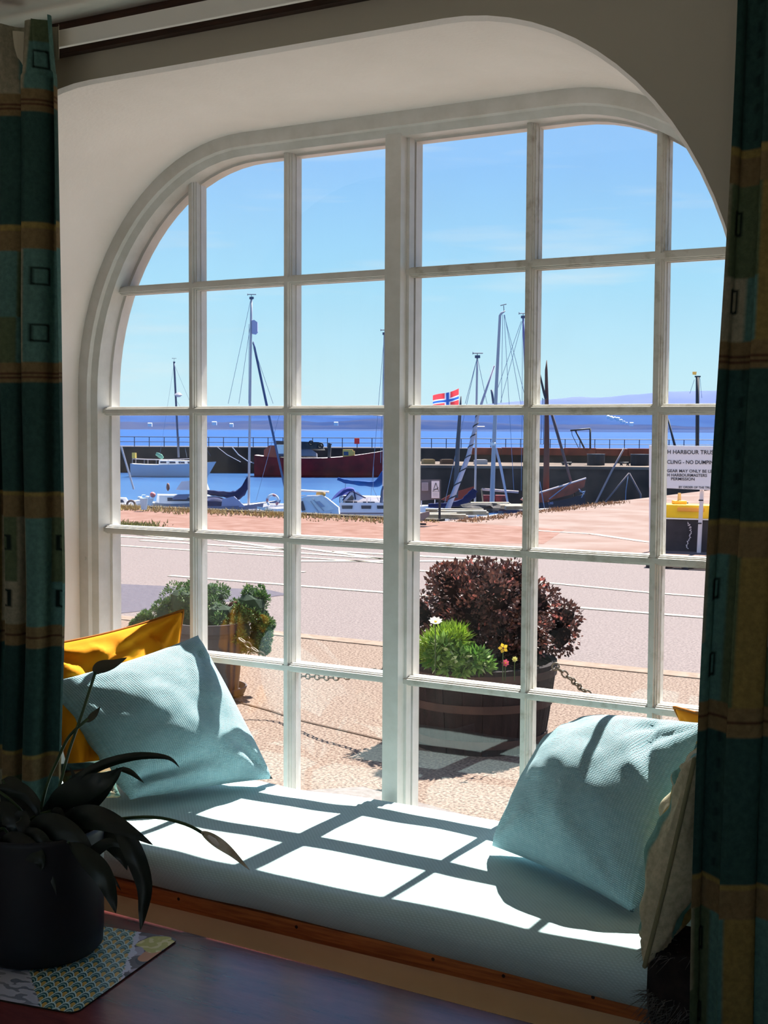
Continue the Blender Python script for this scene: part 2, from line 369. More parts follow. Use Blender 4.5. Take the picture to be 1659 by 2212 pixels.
def build_pillow(name, args, material, label, cat, group=None, piping=None, pr=.004, colfn=None, **kw):
    mb, uv = pillow(*args, **kw)
    me = bpy.data.meshes.new(name); me.from_pydata(mb.v, [], mb.f)
    l = me.uv_layers.new(name='UVMap')
    for lp in me.loops: l.data[lp.index].uv = uv[lp.vertex_index]
    if colfn:
        ca = me.color_attributes.new('Col', 'FLOAT_COLOR', 'POINT')
        for i, q in enumerate(uv): ca.data[i].color = (*colfn(q[0], q[1]), 1)
    bm = bmesh.new(); bm.from_mesh(me); bmesh.ops.remove_doubles(bm, verts=bm.verts, dist=.0004); bmesh.ops.recalc_face_normals(bm, faces=bm.faces); bm.to_mesh(me); bm.free()
    me.materials.append(material); me.polygons.foreach_set('use_smooth', [True]*len(me.polygons))
    c = sum((V(a) for a in args[:4]), V())/4
    o = bpy.data.objects.new('cover', me)
    root = empty(name, (c.x, c.y, min(a[2] for a in args[:4])), label, cat, group)
    me.transform(Matrix.Translation(-V(root.location))); col.objects.link(o); o.parent = root
    if piping:
        n = kw.get('n', 44); k = n+1
        rim = [mb.v[i] for i in range(n)]+[mb.v[j*k+n] for j in range(n)]+[mb.v[n*k+i] for i in range(n, 0, -1)]+[mb.v[j*k] for j in range(n, -1, -1)]
        MB().tube(rim, pr, 6).build('piping', piping, root, smooth=True)
    return root
# seat cushion
def seat_cushion():
    xa, xb, yf, yb, zb, zt = XL+.006, XR-.006, 2.305, 2.992, .429, .522
    nu, r = 220, .030
    prof = []
    for k in range(4): prof.append((yf+.036*(1-k/3)**1.2, zb+.008+(zt-zb-.008-r)*k/3*.98, k/3*.06))
    for k in range(1, 9):
        t = math.pi/2*k/8; prof.append((yf+r-r*math.cos(t), zt-r+r*math.sin(t), .06+.05*k/8))
    for k in range(1, 41): prof.append((yf+r+(yb-yf-r-.008)*k/40, zt, .11+.6*k/40))
    prof.append((yb, zt-.012, .73)); prof.append((yb, zb, .8))
    mb = MB(); uv = []
    for i in range(nu+1):
        x = xa+(xb-xa)*i/nu
        for j, (y, z, s) in enumerate(prof):
            q = V((x*2.2, y*2.2, 0)); top = smooth(max(0, min(1, (z-zb)/(zt-zb))))
            dz = (.007*noise.noise(q)+.0035*noise.noise(q*3+V((4, 0, 0))))*top
            # creases parallel to the window near the back and around the mullion
            dz += .0035*math.sin((y+.03*noise.noise(q*2))*150)*math.exp(-((x+1.82)/.22)**2)*math.exp(-((y-2.93)/.06)**2)
            dz -= .012*math.exp(-((y-2.98)/.03)**2)*(.5+.5*noise.noise(V((x*3, 7, 1))))
            zz = z+dz
            if j < 3: zz -= .016*smooth(max(0, min(1, (x+1.7)/1.0)))*(1-j/3)-.003*noise.noise(V((x*5, 1, 1)))
            mb.v.append((x, y+.003*noise.noise(V((x*4, z*6, 2))), zz)); uv.append((x*1.0, s))
    k = len(prof)
    mb.f = [(i*k+j, (i+1)*k+j, (i+1)*k+j+1, i*k+j+1) for i in range(nu) for j in range(k-1)]+[(i*k, i*k+k-1, (i+1)*k+k-1, (i+1)*k) for i in range(nu)]
    mb.f += [tuple(range(k)), tuple(nu*k+j for j in range(k-1, -1, -1))]; mb.m = [0]*len(mb.f)
    o = mb.build('seat_cushion', KNITD, smooth=True); add_uv(o, uv)
    tag(o, 'long pale turquoise cushion pad lying along the window seat', 'cushion')
seat_cushion()
# left turquoise pillow
nL = (V((-2.27, 2.55, .53))-V((-2.13, 2.95, .53))).cross(V((-2.33, 2.90, .92))-V((-2.13, 2.95, .53)))
if nL.dot(CAM-V((-2.2, 2.7, .7))) < 0: nL = -nL
build_pillow('pillow', ((-2.265, 2.535, .545), (-2.115, 2.955, .538), onY(428, 1372, 2.90), onY(96, 1476, 2.56)), KNIT,
             'large turquoise ribbed pillow leaning at the left end of the window seat', 'cushion', T=.27, nrm=nL, seed=2.2, uvs=1.0, pinch=.05, rnd=((0, 0, .03),), wr=.006,
             folds=((.18, .13, .15, .24, .035, -.026), (.90, .86, 2.2, .12, .035, -.016), (.78, .80, .9, .16, .03, .010), (.3, .06, .1, .3, .05, .014), (.86, .12, 2.2, .14, .03, -.012)))
# mustard pillow behind it
build_pillow('pillow', ((-2.37, 2.46, .56), (-2.46, 2.955, .56), onY(396, 1318, 2.952), onY(60, 1400, 2.60)), MUST,
             'mustard yellow cotton pillow with brown piping behind the left turquoise pillow', 'cushion', T=.16, nrm=nL, seed=5.1, pinch=.065, wr=.017, folds=((.6, .85, .3, .3, .03, -.02), (.35, .88, 1.9, .1, .03, .015), (.8, .86, 2.1, .1, .025, -.02)), piping=PIPE, pr=.0045)
# right turquoise pillow
RB, RR = V((-1.335, 2.735, .54)), V((-.905, 2.495, .54))
RTL, RTR = onY(1225, 1535, 2.90), onY(1545, 1562, 2.74)
nR = (RR-RB).cross(RTL-RB)
if nR.dot(CAM-RB) < 0: nR = -nR
build_pillow('pillow', (RB, RR, RTR, RTL), KNIT,
             'turquoise ribbed pillow leaning at the right end of the window seat', 'cushion', T=.25, nrm=nR, seed=8.4, uvs=1.0, pinch=.045, rnd=((0, 1, .07),), wr=.006,
             folds=((.80, .80, 2.0, .16, .035, -.022), (.88, .62, 2.3, .16, .03, .012), (.72, .92, 1.2, .1, .03, -.012)))
build_pillow('pillow', ((-.80, 2.96, .54), (-.72, 2.60, .54), (-.71, 2.70, .90), onY(1456, 1527, 2.955)), MUST,
             'mustard yellow pillow of which one corner shows behind the right turquoise pillow', 'cushion', T=.07, nrm=(-1, -.3, .2), seed=3.3, pinch=.02, piping=PIPE)
# patterned cushions in the curtain fabric
TEAL, TEAL2, GOLD, CRE, TAN, OLV = srgb(70, 108, 100), srgb(120, 168, 158), srgb(190, 164, 98), srgb(204, 194, 164), srgb(172, 146, 104), srgb(124, 140, 104)
FABRIC = mat('patchwork_fabric', (.5, .5, .5), .85, .15, attr=True, c2=(.72, .74, .72), ns=90, bump=.1, bs=300, trans=.12)
def patchcol(u, v):      # u across (m), v down (m): woven bands of teal, tan and cream patches
    P = .615; t = (v % P); q = int(v//P); k = int(math.floor(u/.034)); h = random.Random(k*7+q*31).random()
    if t < .25:
        c = TEAL if h > .3 else tuple(x*.78 for x in TEAL)
        if (u % .068) < .0025 and ((t*23) % 1) < .4: c = tuple(x*.5 for x in TEAL)
    elif t < .31: c = TAN if t > .262 else tuple(x*1.1 for x in GOLD)
    elif t < .565:
        c = (CRE, GOLD, TEAL2, CRE, OLV)[int(h*5) % 5]
        if t > .46 and h > .5: c = (TEAL2, CRE, OLV)[int(h*17) % 3]
        fu = (u % .034)/.034; tt = (t-.31) % .13
        if .25 < fu < .80 and .04 < tt < .080 and h > .55:
            if fu < .36 or fu > .69 or tt < .0445 or tt > .0755: c = srgb(30, 46, 40)
    else:
        c = TAN
        if abs(t-.590) < .0022 or abs(t-.600) < .0022: c = srgb(112, 74, 52)
    return tuple(x*.42 for x in c)
def stripecol(u, v):
    q = (u*9+.4*noise.noise(V((u*3, v*2, 0)))) % 1; k = int(u*9)
    c = (CRE, TEAL2, CRE, GOLD, CRE, TEAL, CRE, GOLD, TEAL2, CRE)[k % 10]
    return tuple(x*.85 for x in c)
def dashcol(u, v):
    c = patchcol(u*.42+.3, v*.45+.31)
    return c
build_pillow('pillow', (onY(1392, 2088, 2.27), (-.80, 2.62, .56), (-.76, 2.66, .93), onY(1500, 1640, 2.31)), FABRIC,
             'cream and teal patterned pillow with corded edge in front of the right curtain', 'cushion', T=.125, nrm=(-1, -.28, .12), seed=6.6, pinch=.06, wr=.014, n=60,
             piping=mat('cord_piping', srgb(120, 116, 88), .8, .2), pr=.0045, colfn=lambda u, v: stripecol(u, v))
build_pillow('pillow', (onY(150, 1735, 2.36), onY(262, 1722, 2.47), onY(232, 1640, 2.52), onY(120, 1650, 2.40)), FABRIC,
             'patterned cream pillow low behind the potted plant at the left end of the seat', 'cushion', T=.07, nrm=nL, seed=1.1, n=24, colfn=lambda u, v: patchcol(u*.4+.5, v*.4+.30))

# dark fleece over the right front corner of the seat
fl = empty('fleece_throw', (-.76, 2.29, .40), 'dark shaggy fleece throw hanging over the right front corner of the window seat', 'throw')
def flf(u, v):
    x = -.788+.28*u; p = V((x, 2.285-.02*math.sin(u*5), .56-.30*v))
    if v < .25: p = V((x, 2.285+(.25-v)*.6, .56-.03*v))
    return p+V((.02*noise.noise(V((u*3, v*4, 1)))-.015*math.sin(v*7)*(1-u), .02*noise.noise(V((u*5, v*5, 9))), .01*noise.noise(V((u*4, v*4, 3)))))
mb = MB(); mb.grid(flf, 24, 30); 
FUR = mat('dark_fleece', srgb(44, 36, 32), .9, .2, c2=srgb(26, 20, 18), ns=40)
mb.build('pelt', FUR, fl, smooth=True)
mb = MB(); rr = random.Random(3)
for k in range(1500):
    u, v = rr.random()**1.6, rr.random(); p = flf(u, v); d = V((-.3-.5*rr.random(), -.6, -.5-rr.random()*.4)).normalized()*rr.uniform(.012, .035)
    s = V((rr.uniform(-1, 1), rr.uniform(-.3, .3), rr.uniform(-1, 1)))*.010
    mb.tube([p, p+d*.5+s, p+d+s*1.6], [.0007, .0006, .0002], 3, cap=False)
o = mb.build('wool', mat('grey_wool', srgb(96, 92, 86), .9, .2), fl, smooth=True); o['kind'] = 'stuff'

# ================================================================== curtains
def curtain(name, x0, x1, edge, sgn, label, seed, y0=2.245, nf=10, amp=.026, zb=.03):
    H = 2.42; nu, nv = nf*26, 520; root = empty(name, ((x0+x1)/2, y0, zb), label, 'curtain', 'patterned curtains at the window')
    mb = MB(); cols = []
    for j in range(nv+1):
        z = zb+(H-zb)*j/nv; sh = edge(z)
        for i in range(nu+1):
            u = i/nu; ph = u*nf*2*math.pi
            k = 1 if z < 2.25 else 1-.15*(z-2.25)/.17
            am = amp*(1+.35*math.sin(u*9+seed))*(1 if z < 2.30 else 1-.2*((z-2.30)/.12))
            y = y0+am*math.sin(ph+.9*math.sin(z*1.3+seed)*.6)+.006*noise.noise(V((u*8, z*1.5, seed)))
            x = lerp(x0, x1, u)+sh*(1-u)*1.0 + .010*math.sin(ph*2+1)*(1 if z < 2.3 else .4)
            if z > 2.28:   # pinch pleats of the heading
                t = (z-2.28)/.14; y += -.014*t*(1 if math.sin(ph*.5+seed) > .2 else -.6); x += .006*math.sin(ph*3)*t
            mb.v.append((x, y, z)); cols.append(patchcol(u*nf*.085+seed*.31, 2.42-z+PH))
    k = nu+1; mb.f = [(j*k+i, j*k+i+1, (j+1)*k+i+1, (j+1)*k+i) for j in range(nv) for i in range(nu)]; mb.m = [0]*len(mb.f)
    mb.build('cloth', FABRIC, root, smooth=True, cols=cols)
    mb = MB(); mb.grid(lambda u, v: V((lerp(x0, x1, u)+edge(2.36)*(1-u), y0+.012+amp*.6*math.sin(u*nf*2*math.pi), 2.335+.075*v)), 80, 2)
    mb.build('heading_tape', mat('heading_tape', srgb(180, 172, 150), .9, .1), root)
    return root
PH = .615-.203
def eL(z): return -.010*smooth(max(0, min(1, (2.3-z)/.8)))-.026*smooth(max(0, min(1, (1.2-z)/.6)))
curtain('curtain', -2.208, -2.76, eL, -1, 'teal, gold and cream patchwork curtain gathered at the left of the window', 1.0, nf=7)
def eR(z): return -.052*smooth(max(0, min(1, (2.3-z)/1.7)))
curtain('curtain', -.655, -.12, eR, 1, 'teal, gold and cream patchwork curtain in deep shade at the right of the window', 2.3, nf=6, y0=2.215)
rail = empty('curtain_rail', (-1.4, 2.31, 2.37), 'white curtain rail fixed under the ceiling above the window', 'curtain rail')
MB().box((X0+.05, 2.300, 2.374), (.6, 2.312, 2.413)).build('rail', WHITEPL, rail, bevel=.002)
for x in (-3.0, 0, .4): MB().box((x, 2.31, 2.385), (x+.02, 2.38, 2.40)).build('bracket', WHITEPL, rail)

# ================================================================== table, mat, plant
ZTB = .425
tb = empty('side_table', (-1.5, 1.7, 0), 'long polished dark wooden table in front of the window seat', 'table')
TY = 2.182
def rotz(a): return Matrix.Rotation(a, 3, 'Z')
R1 = rotz(-.0195)
mb = MB(); mb.box((-1.35, -.92, -.028), (1.05, 0, 0), rot=R1, at=(-1.45, TY-.004, ZTB)); mb.build('table_top', TABLEM, tb, bevel=.003)
for sx in (-1.28, .98):
    for sy in (-.86, -.06):
        MB().box((sx-.03, sy-.03, 0), (sx+.03, sy+.03, ZTB-.028), rot=R1, at=(-1.45, TY-.004, 0)).build('leg', TABLEM, tb)
MB().box((-1.27, -.85, -.10), (.97, -.83, -.028), rot=R1, at=(-1.45, TY-.004, ZTB)).box((-1.27, -.08, -.10), (.97, -.06, -.028), rot=R1, at=(-1.45, TY-.004, ZTB)).build('apron', TABLEM, tb)
# place mat: fish-scale print with a torn paper collage at the right end
MR, MBt = onZ(388, 2030, ZTB), onZ(162, 2193, ZTB)
ey = (MR-MBt); ml = ey.length; ey.normalize(); ex = V((-ey.y, ey.x, 0)); MW = .46      # ex points left
matr = empty('place_mat', (MBt+ex*.2+ey*.2)[:], 'glossy place mat with fish-scale print and torn paper collage under the plant pot', 'place mat')
def scale_col(a, b):     # overlapping fans, a leftwards, b along the mat
    ca, sa = math.cos(.35), math.sin(.35); a, b = a*ca-b*sa, b*ca+a*sa
    p, q = a/.0265, b/.0235; r0 = math.floor(q)
    for r in (r0-2, r0-1, r0, r0+1):          # nearer rows cover the ones behind
        o_ = .5 if r % 2 else 0; cx = math.floor(p-o_+.5)+o_
        d = math.hypot((p-cx)*2, (q-r)*.5)
        if q >= r and d < 1.03:
            return srgb(190, 216, 214) if d > .90 else srgb(40, 96, 100) if d > .78 else srgb(150, 186, 180) if d > .68 else srgb(46, 98, 96) if d > .50 else srgb(206, 168, 84)
    return srgb(30, 84, 90)
def mat_col(a, b):
    jag = .006*noise.noise(V((b*60, 0, 0)))+.004*noise.noise(V((b*200, 2, 0)))
    tear = (b-.155)/.235*.105+jag
    if a > .075+b*.9+jag: return srgb(186, 190, 204) if noise.noise(V((a*40, b*90, 0))) > -.1 else srgb(132, 138, 152)
    if a > tear: return scale_col(a, b)
    if a > tear-.010-.012*noise.noise(V((b*30, 7, 0))): return srgb(206, 206, 222)
    n1 = noise.noise(V((a*30+3, b*26, 0)))
    if math.hypot((a-.030)/.038, (b-.345)/.042)+n1*.45 < 1: return srgb(196, 188, 96) if noise.noise(V((a*70, b*70, 4))) > -.2 else srgb(226, 214, 150)
    if math.hypot((a-.012)/.022, (b-.29)/.035)+n1*.4 < .9: return srgb(206, 140, 96)
    if n1 > .18: return srgb(170, 160, 178)
    return srgb(92, 78, 88) if n1 > -.2 else srgb(58, 54, 66)
na, nb = 360, 300; mb = MB(); cols = []
cr_ = .022
for j in range(nb+1):
    for i in range(na+1):
        a, b = MW*i/na, ml*j/nb
        aa, bb = a, b
        for (ca, cb, sa, sb) in ((0, 0, 1, 1), (0, ml, 1, -1), (MW, 0, -1, 1), (MW, ml, -1, -1)):
            da, db = (a-ca)*sa, (b-cb)*sb
            if da < cr_ and db < cr_:
                m_ = max(cr_-da, cr_-db); L_ = math.hypot(cr_-da, cr_-db)
                if L_ > 1e-9: kx = m_/L_; aa, bb = ca+sa*(cr_-(cr_-da)*kx), cb+sb*(cr_-(cr_-db)*kx)
        p = MBt+ex*aa+ey*bb; mb.v.append((p.x, p.y, ZTB+.0035)); cols.append(mat_col(a, b))
k = na+1; mb.f = [(j*k+i, j*k+i+1, (j+1)*k+i+1, (j+1)*k+i) for j in range(nb) for i in range(na)]; mb.m = [0]*len(mb.f)
mb.build('print_face', mat('laminated_print', (.5, .5, .5), .35, .4, attr=True, ns=0), matr, cols=cols)
mb = MB(); rimp = []
for (ca, cb, sa, sb, t0) in ((0, 0, 1, 1, 180), (MW, 0, -1, 1, 270), (MW, ml, -1, -1, 0), (0, ml, 1, -1, 90)):
    for q in range(7):
        t = math.radians(t0+q*15); p = MBt+ex*(ca+sa*cr_+cr_*math.cos(t))+ey*(cb+sb*cr_+cr_*math.sin(t)); rimp.append((p.x, p.y, ZTB+.0002))
mb.prism(rimp, (0, 0, .0030)); mb.build('cork_back', mat('dark_cork', srgb(60, 44, 36), .9, .1), matr)

# peace lily in a dark pot
PC = onZ(86, 2052, ZTB); PC.z = ZTB+.0038
lily = empty('potted_plant', PC[:], 'leafy peace lily in a dark cylindrical pot on the table', 'plant')
POTM = mat('charcoal_glazed_pot', srgb(26, 27, 31), .5, .3, c2=srgb(20, 21, 25), ns=4)
mb = MB(); mb.lathe([(.10, 0), (.118, .003), (.128, .014), (.1305, .05), (.131, .18), (.132, .250), (.1325, .258), (.127, .260), (.124, .256), (.122, .225), (.0, .222)], 56, at=PC); mb.build('pot', POTM, lily, smooth=True)
mb = MB(); mb.lathe([(.121, .0), (.115, .006), (.06, .012), (.0, .013)], 30, at=PC+V((0, 0, .222))); mb.build('soil', mat('potting_soil', srgb(40, 30, 24), .95, .1, bump=.6, bs=80), lily)
LEAF = mat('dark_green_leaf', srgb(22, 32, 20), .40, .45, c2=srgb(10, 18, 12), ns=12, trans=.06)
LEAFP = mat('stem_green', srgb(48, 66, 34), .5, .3)
DRYF = mat('dried_flower', srgb(150, 134, 110), .7, .2, c2=srgb(196, 186, 168), ns=30, trans=.15)
def smoothpts(pts, n):
    pts = [V(p) for p in pts]; m = len(pts); out_ = []
    for k in range(n+1):
        t = k/n*(m-1); i = min(int(t), m-2); f = t-i
        p0, p1, p2, p3 = pts[max(i-1, 0)], pts[i], pts[i+1], pts[min(i+2, m-1)]
        out_.append(.5*((2*p1)+(-p0+p2)*f+(2*p0-5*p1+4*p2-p3)*f*f+(-p0+3*p1-3*p2+p3)*f**3))
    return out_
def leaf(pts, wid, parent, side=None, fold=.25, material=None, name='leaf', seed=0, stem=None, tipw=1.6):
    c = smoothpts(pts, 22); mb = MB(); n = 6
    vs = []
    for i, p in enumerate(c):
        t = i/22; d = (c[min(i+1, 22)]-c[max(i-1, 0)]).normalized()
        vw = (CAM-p).normalized(); s = side if side is not None else d.cross(vw)
        s = (V(s)-d*V(s).dot(d)).normalized(); nn = d.cross(s)
        wdt = wid*(math.sin(math.pi*min(1, t**.72))**1.05)*(1.05-.1*t) if t < 1 else 0
        for k in range(n+1):
            q = k/n*2-1
            rip = .05*wid*math.sin(t*23+q*5+seed)+.09*wid*math.sin(abs(q)*17)
            vs.append(p+s*wdt*q+nn*(abs(q)*wdt*fold+rip*(abs(q) > .1)))
    k = n+1
    mb.add(vs, [(i*k+j, i*k+j+1, (i+1)*k+j+1, (i+1)*k+j) for i in range(22) for j in range(n)])
    return mb.build(name, material or LEAF, parent, smooth=True)
PD = 2.75
def P3(l): return [W(x, y, PD+d) for x, y, d in l]
base = PC+V((0, 0, .225))
leaves = [  # centre line (photo px, depth offset), half width m
 ([(120, 1790, 0), (170, 1690, -.03), (215, 1655, -.05), (290, 1634, -.08), (360, 1636, -.10), (389, 1659, -.11)], .010, .9),
 ([(105, 1745, .0), (140, 1722, -.02), (190, 1700, -.04), (232, 1682, -.05), (269, 1655, -.06)], .028, .2),
 ([(168, 1765, 0), (190, 1735, -.01), (228, 1700, -.02), (262, 1668, -.02)], .020, .2),
 ([(88, 1790, .03), (105, 1748, .02), (135, 1712, .02), (175, 1672, .03), (212, 1652, .03)], .012, .5),
 ([(130, 1795, -.03), (165, 1768, -.08), (215, 1768, -.14), (275, 1793, -.18), (332, 1826, -.2)], .024, .3),
 ([(225, 1762, -.1), (262, 1795, -.17), (292, 1850, -.2), (312, 1915, -.2), (308, 1975, -.2), (303, 2010, -.2)], .019, .6),
 ([(150, 1820, -.12), (188, 1852, -.16), (222, 1890, -.18), (242, 1940, -.18), (250, 1973, -.18)], .020, .4),
 ([(5, 1685, .02), (28, 1700, .0), (44, 1735, -.02), (40, 1768, -.03)], .020, .3),
 ([(-15, 1700, -.02), (25, 1706, -.03), (58, 1718, -.04), (80, 1752, -.05), (82, 1795, -.04)], .013, .5),
 ([(110, 1752, -.02), (128, 1755, -.03), (138, 1775, -.03)], .009, .4),
 ([(255, 1660, .03), (282, 1668, .02), (312, 1692, .0)], .006, .6),
 ([(60, 1800, -.05), (90, 1785, -.09), (130, 1790, -.11), (175, 1815, -.12), (205, 1850, -.12)], .026, .3),
 ([(-30, 1770, -.05), (5, 1755, -.07), (35, 1780, -.08), (50, 1830, -.08)], .022, .4),
 ([(40, 1800, -.08), (75, 1800, -.12), (100, 1830, -.13), (112, 1890, -.13), (122, 1935, -.13)], .012, .5),
 ([(20, 1810, -.06), (45, 1765, -.08), (50, 1800, -.1), (45, 1870, -.1)], .014, .4),
 ([(90, 1790, .04), (70, 1740, .06), (40, 1700, .08), (5, 1690, .1)], .018, .3),
 ([(150, 1800, .02), (190, 1790, .02), (230, 1810, .0), (262, 1850, -.02), (275, 1880, -.02)], .020, .3),
 ([(-10, 1800, 0), (0, 1770, 0), (15, 1730, .02), (-10, 1690, .03)], .02, .3),
 ([(135, 1740, .05), (150, 1700, .05), (160, 1680, .06), (150, 1655, .07)], .008, .5),
 ([(70, 1800, -.02), (100, 1795, -.02), (150, 1800, -.03), (190, 1795, -.03)], .03, .3),
 ([(170, 1845, -.11), (200, 1840, -.13), (240, 1820, -.15), (290, 1840, -.16)], .012, .5),
 ([(0, 1830, -.09), (30, 1820, -.12), (80, 1850, -.15), (90, 1880, -.15)], .022, .3),
 ([(236, 1880, -.10), (250, 1905, -.11), (262, 1925, -.11)], .003, .5),
]
for i, (pl, wd, fo) in enumerate(leaves):
    lf = leaf(P3(pl), wd, lily, fold=fo, seed=i)
    p = P3(pl)[0]; q = base+V(((i*37 % 11-5)*.012, (i*53 % 9-4)*.012, 0))
    MB().tube(smoothpts([q, (p+q)/2+V((0, 0, .02)), p], 6), [.003]*7, 6).build('leaf_stalk', LEAFP, lily, smooth=True)
stems = [[(100, 1800, 0), (128, 1700, 0), (150, 1620, 0), (178, 1540, 0), (206, 1452, 0)], [(78, 1800, .02), (100, 1700, .02), (125, 1640, .01), (150, 1590, 0), (190, 1553, 0)],
         [(160, 1790, -.06), (245, 1771, -.12), (330, 1765, -.17), (400, 1780, -.2), (442, 1802, -.22)]]
for s in stems: MB().tube(smoothpts([base]+P3(s), 20), .0032, 7).build('flower_stem', LEAFP, lily, smooth=True)
leaf(P3([(204, 1456, 0), (216, 1442, 0), (245, 1434, 0), (275, 1420, 0)]), .013, lily, fold=.5, name='flower_spathe', material=mat('withered_spathe', srgb(70, 66, 52), .7, .2))
leaf(P3([(186, 1560, 0), (198, 1549, 0), (208, 1538, 0), (217, 1526, 0)]), .007, lily, fold=.5, name='flower_spathe', material=mat('withered_spathe', srgb(70, 66, 52)))
leaf(P3([(434, 1796, -.22), (465, 1816, -.23), (500, 1842, -.24), (540, 1880, -.24)]), .010, lily, fold=.7, name='flower_spathe', material=DRYF)
MB().tube(P3([(450, 1806, -.225), (462, 1816, -.235), (472, 1826, -.24)]), [.003, .005, .003], 8).build('spadix', mat('white_spadix', srgb(214, 206, 196), .7), lily, smooth=True)

# ================================================================== outside: ground, road, quay
srgb_in = srgb
def srgb(*c): return tuple(x*GK for x in srgb_in(*c))      # outdoor surfaces, as reflectances
GK = .31
ASPH = mat('sunlit_asphalt', srgb(204, 186, 182), .9, .15, c2=srgb(138, 122, 122), ns=60, nd=9, fac=(.38, .68), bump=.15, bs=150)
ASPHD = mat('dark_asphalt_patch', srgb(146, 138, 152), .9, .15, c2=srgb(124, 116, 132), ns=22, bump=.3, bs=60)
PAVE = mat('pebble_tarmac', srgb(226, 198, 178), .9, .15, c2=srgb(122, 94, 80), ns=70, nd=10, fac=(.40, .62), bump=.25, bs=160)
PINK = mat('red_gravel', srgb(212, 168, 154), .95, .1, c2=srgb(180, 128, 110), ns=3, nd=12, bump=.2, bs=60)
SANDY = mat('pinkish_quay_surface', srgb(212, 188, 178), .95, .1, c2=srgb(190, 154, 140), ns=1.1, nd=12, bump=.3, bs=30)
GK = .62
STONE = mat('dark_harbour_stone', srgb(92, 78, 70), .95, .1, c2=srgb(58, 52, 52), ns=.8, nd=8, bump=.6, bs=3)
GK = .45
GRASS = mat('dry_grass', srgb(255, 222, 160), .95, .1, c2=srgb(220, 196, 120), ns=2)
GK = .45
LINEM = mat('road_paint', srgb(250, 240, 214), .8, .2, c2=srgb(226, 214, 196), ns=8)
GK = .31
CONC = mat('pale_concrete', srgb(206, 196, 188), .95, .1, c2=srgb(190, 178, 168), ns=5)
def slab(name, poly, z0, z1, m, kind='structure'):
    o = MB().prism([(x, y, z0) for x, y in poly], (0, 0, z1-z0)).build(name, m); return tag(o, kind=kind) if kind else o
slab('pavement', [(-40, 3.13), (30, 3.13), (30, 7.95), (-40, 7.95)], -.3, 0, PAVE)
slab('road', [(-60, 7.95), (40, 7.95), (40, 14.9), (-60, 14.9)], -.3, -.002, ASPH)
slab('gravel_verge', [(-60, 14.9), (-10.2, 14.9), (-7.2, 16.2), (-8.0, 18.8), (-10.4, 19.25), (-60, 19.25)], -3.6, 0.0, PINK)
slab('quay', [(-10.4, 19.25), (-8.0, 18.8), (-7.2, 16.2), (-10.2, 14.9), (60, 14.9), (60, 36), (-10.3, 36), (-10.3, 25)], -3.6, -.001, SANDY)
slab('kerb_strip', [(-60, 14.86), (-10.2, 14.86), (-10.2, 14.98), (-60, 14.98)], -.1, .012, CONC)
slab('concrete_edging', [(-60, 7.86), (40, 7.86), (40, 8.02), (-60, 8.02)], -.1, .006, mat('edging', srgb(222, 198, 178), .95, .1, c2=srgb(196, 170, 150), ns=9))
slab('quay_coping', [(-60, 19.2), (-10.45, 19.2), (-10.45, 19.5), (-60, 19.5)], -.5, .03, mat('coping', srgb(150, 138, 124), .95, .1, c2=srgb(110, 104, 96), ns=4))
slab('asphalt_patch', [(-8.9, 8.1), (-7.35, 8.1), (-7.17, 8.75), (-6.9, 9.9), (-7.3, 10.1), (-8.0, 9.85), (-9.5, 9.5)], -.1, .001, ASPHD)
slab('paving_slab', [(-3.15, 3.6), (-2.4, 3.75), (-2.1, 4.5), (-2.9, 4.7), (-3.3, 4.3)], -.1, .002, mat('worn_slab', srgb(206, 196, 192), .9, .1, c2=srgb(178, 164, 158), ns=30))
# road lines
GK = .40
def line(pts, wd=.1, name='road_marking', z=.003, m=None):
    mb = MB()
    for a, b in zip(pts, pts[1:]):
        a, b = V((*a, 0)), V((*b, 0)); d = (b-a).normalized(); s = V((-d.y, d.x, 0))*wd/2
        mb.prism([(p.x, p.y, z-.002) for p in (a-s, b-s, b+s, a+s)], (0, 0, .003))
    return mb.build(name, m or LINEM, rm)
rm = empty('road_markings', (-7, 11, 0), 'white painted lines and zigzags on the asphalt road', 'road marking', kind='structure')
line([(-8.8, 10.5), (-3.0, 10.5)], .085); line([(-40, 12.95), (-7.6, 12.85)], .09); line([(-7.2, 12.4), (-4.2, 11.85), (2, 11.6)], .075)
line([(-8.1, 11.55), (-7.85, 11.55)], .06)
line([(-8.6, 12.45), (-6.54, 13.86), (-8.9, 13.7)], .13); line([(-9.6, 13.9), (-7.9, 13.25), (-10.2, 13.35)], .12); line([(-11.2, 14.3), (-9.5, 13.6), (-11.9, 13.62)], .12)
line([(-13.5, 14.6), (-11.2, 14.0), (-13.9, 13.9)], .13); line([(-16, 14.7), (-13.2, 14.2), (-16.4, 14.0)], .13)
line([(-8.3, 18.3), (-7.3, 18.15), (-6.2, 17.3), (-5.2, 16.9)], .14, m=mat('faded_line', srgb(236, 212, 198), .9, .1))
line([(-4.5, 5.85), (-4.1, 5.72), (-3.87, 5.62), (-3.38, 5.5), (-3.2, 5.45)], .018, m=mat('crack', srgb(110, 84, 66), .95))
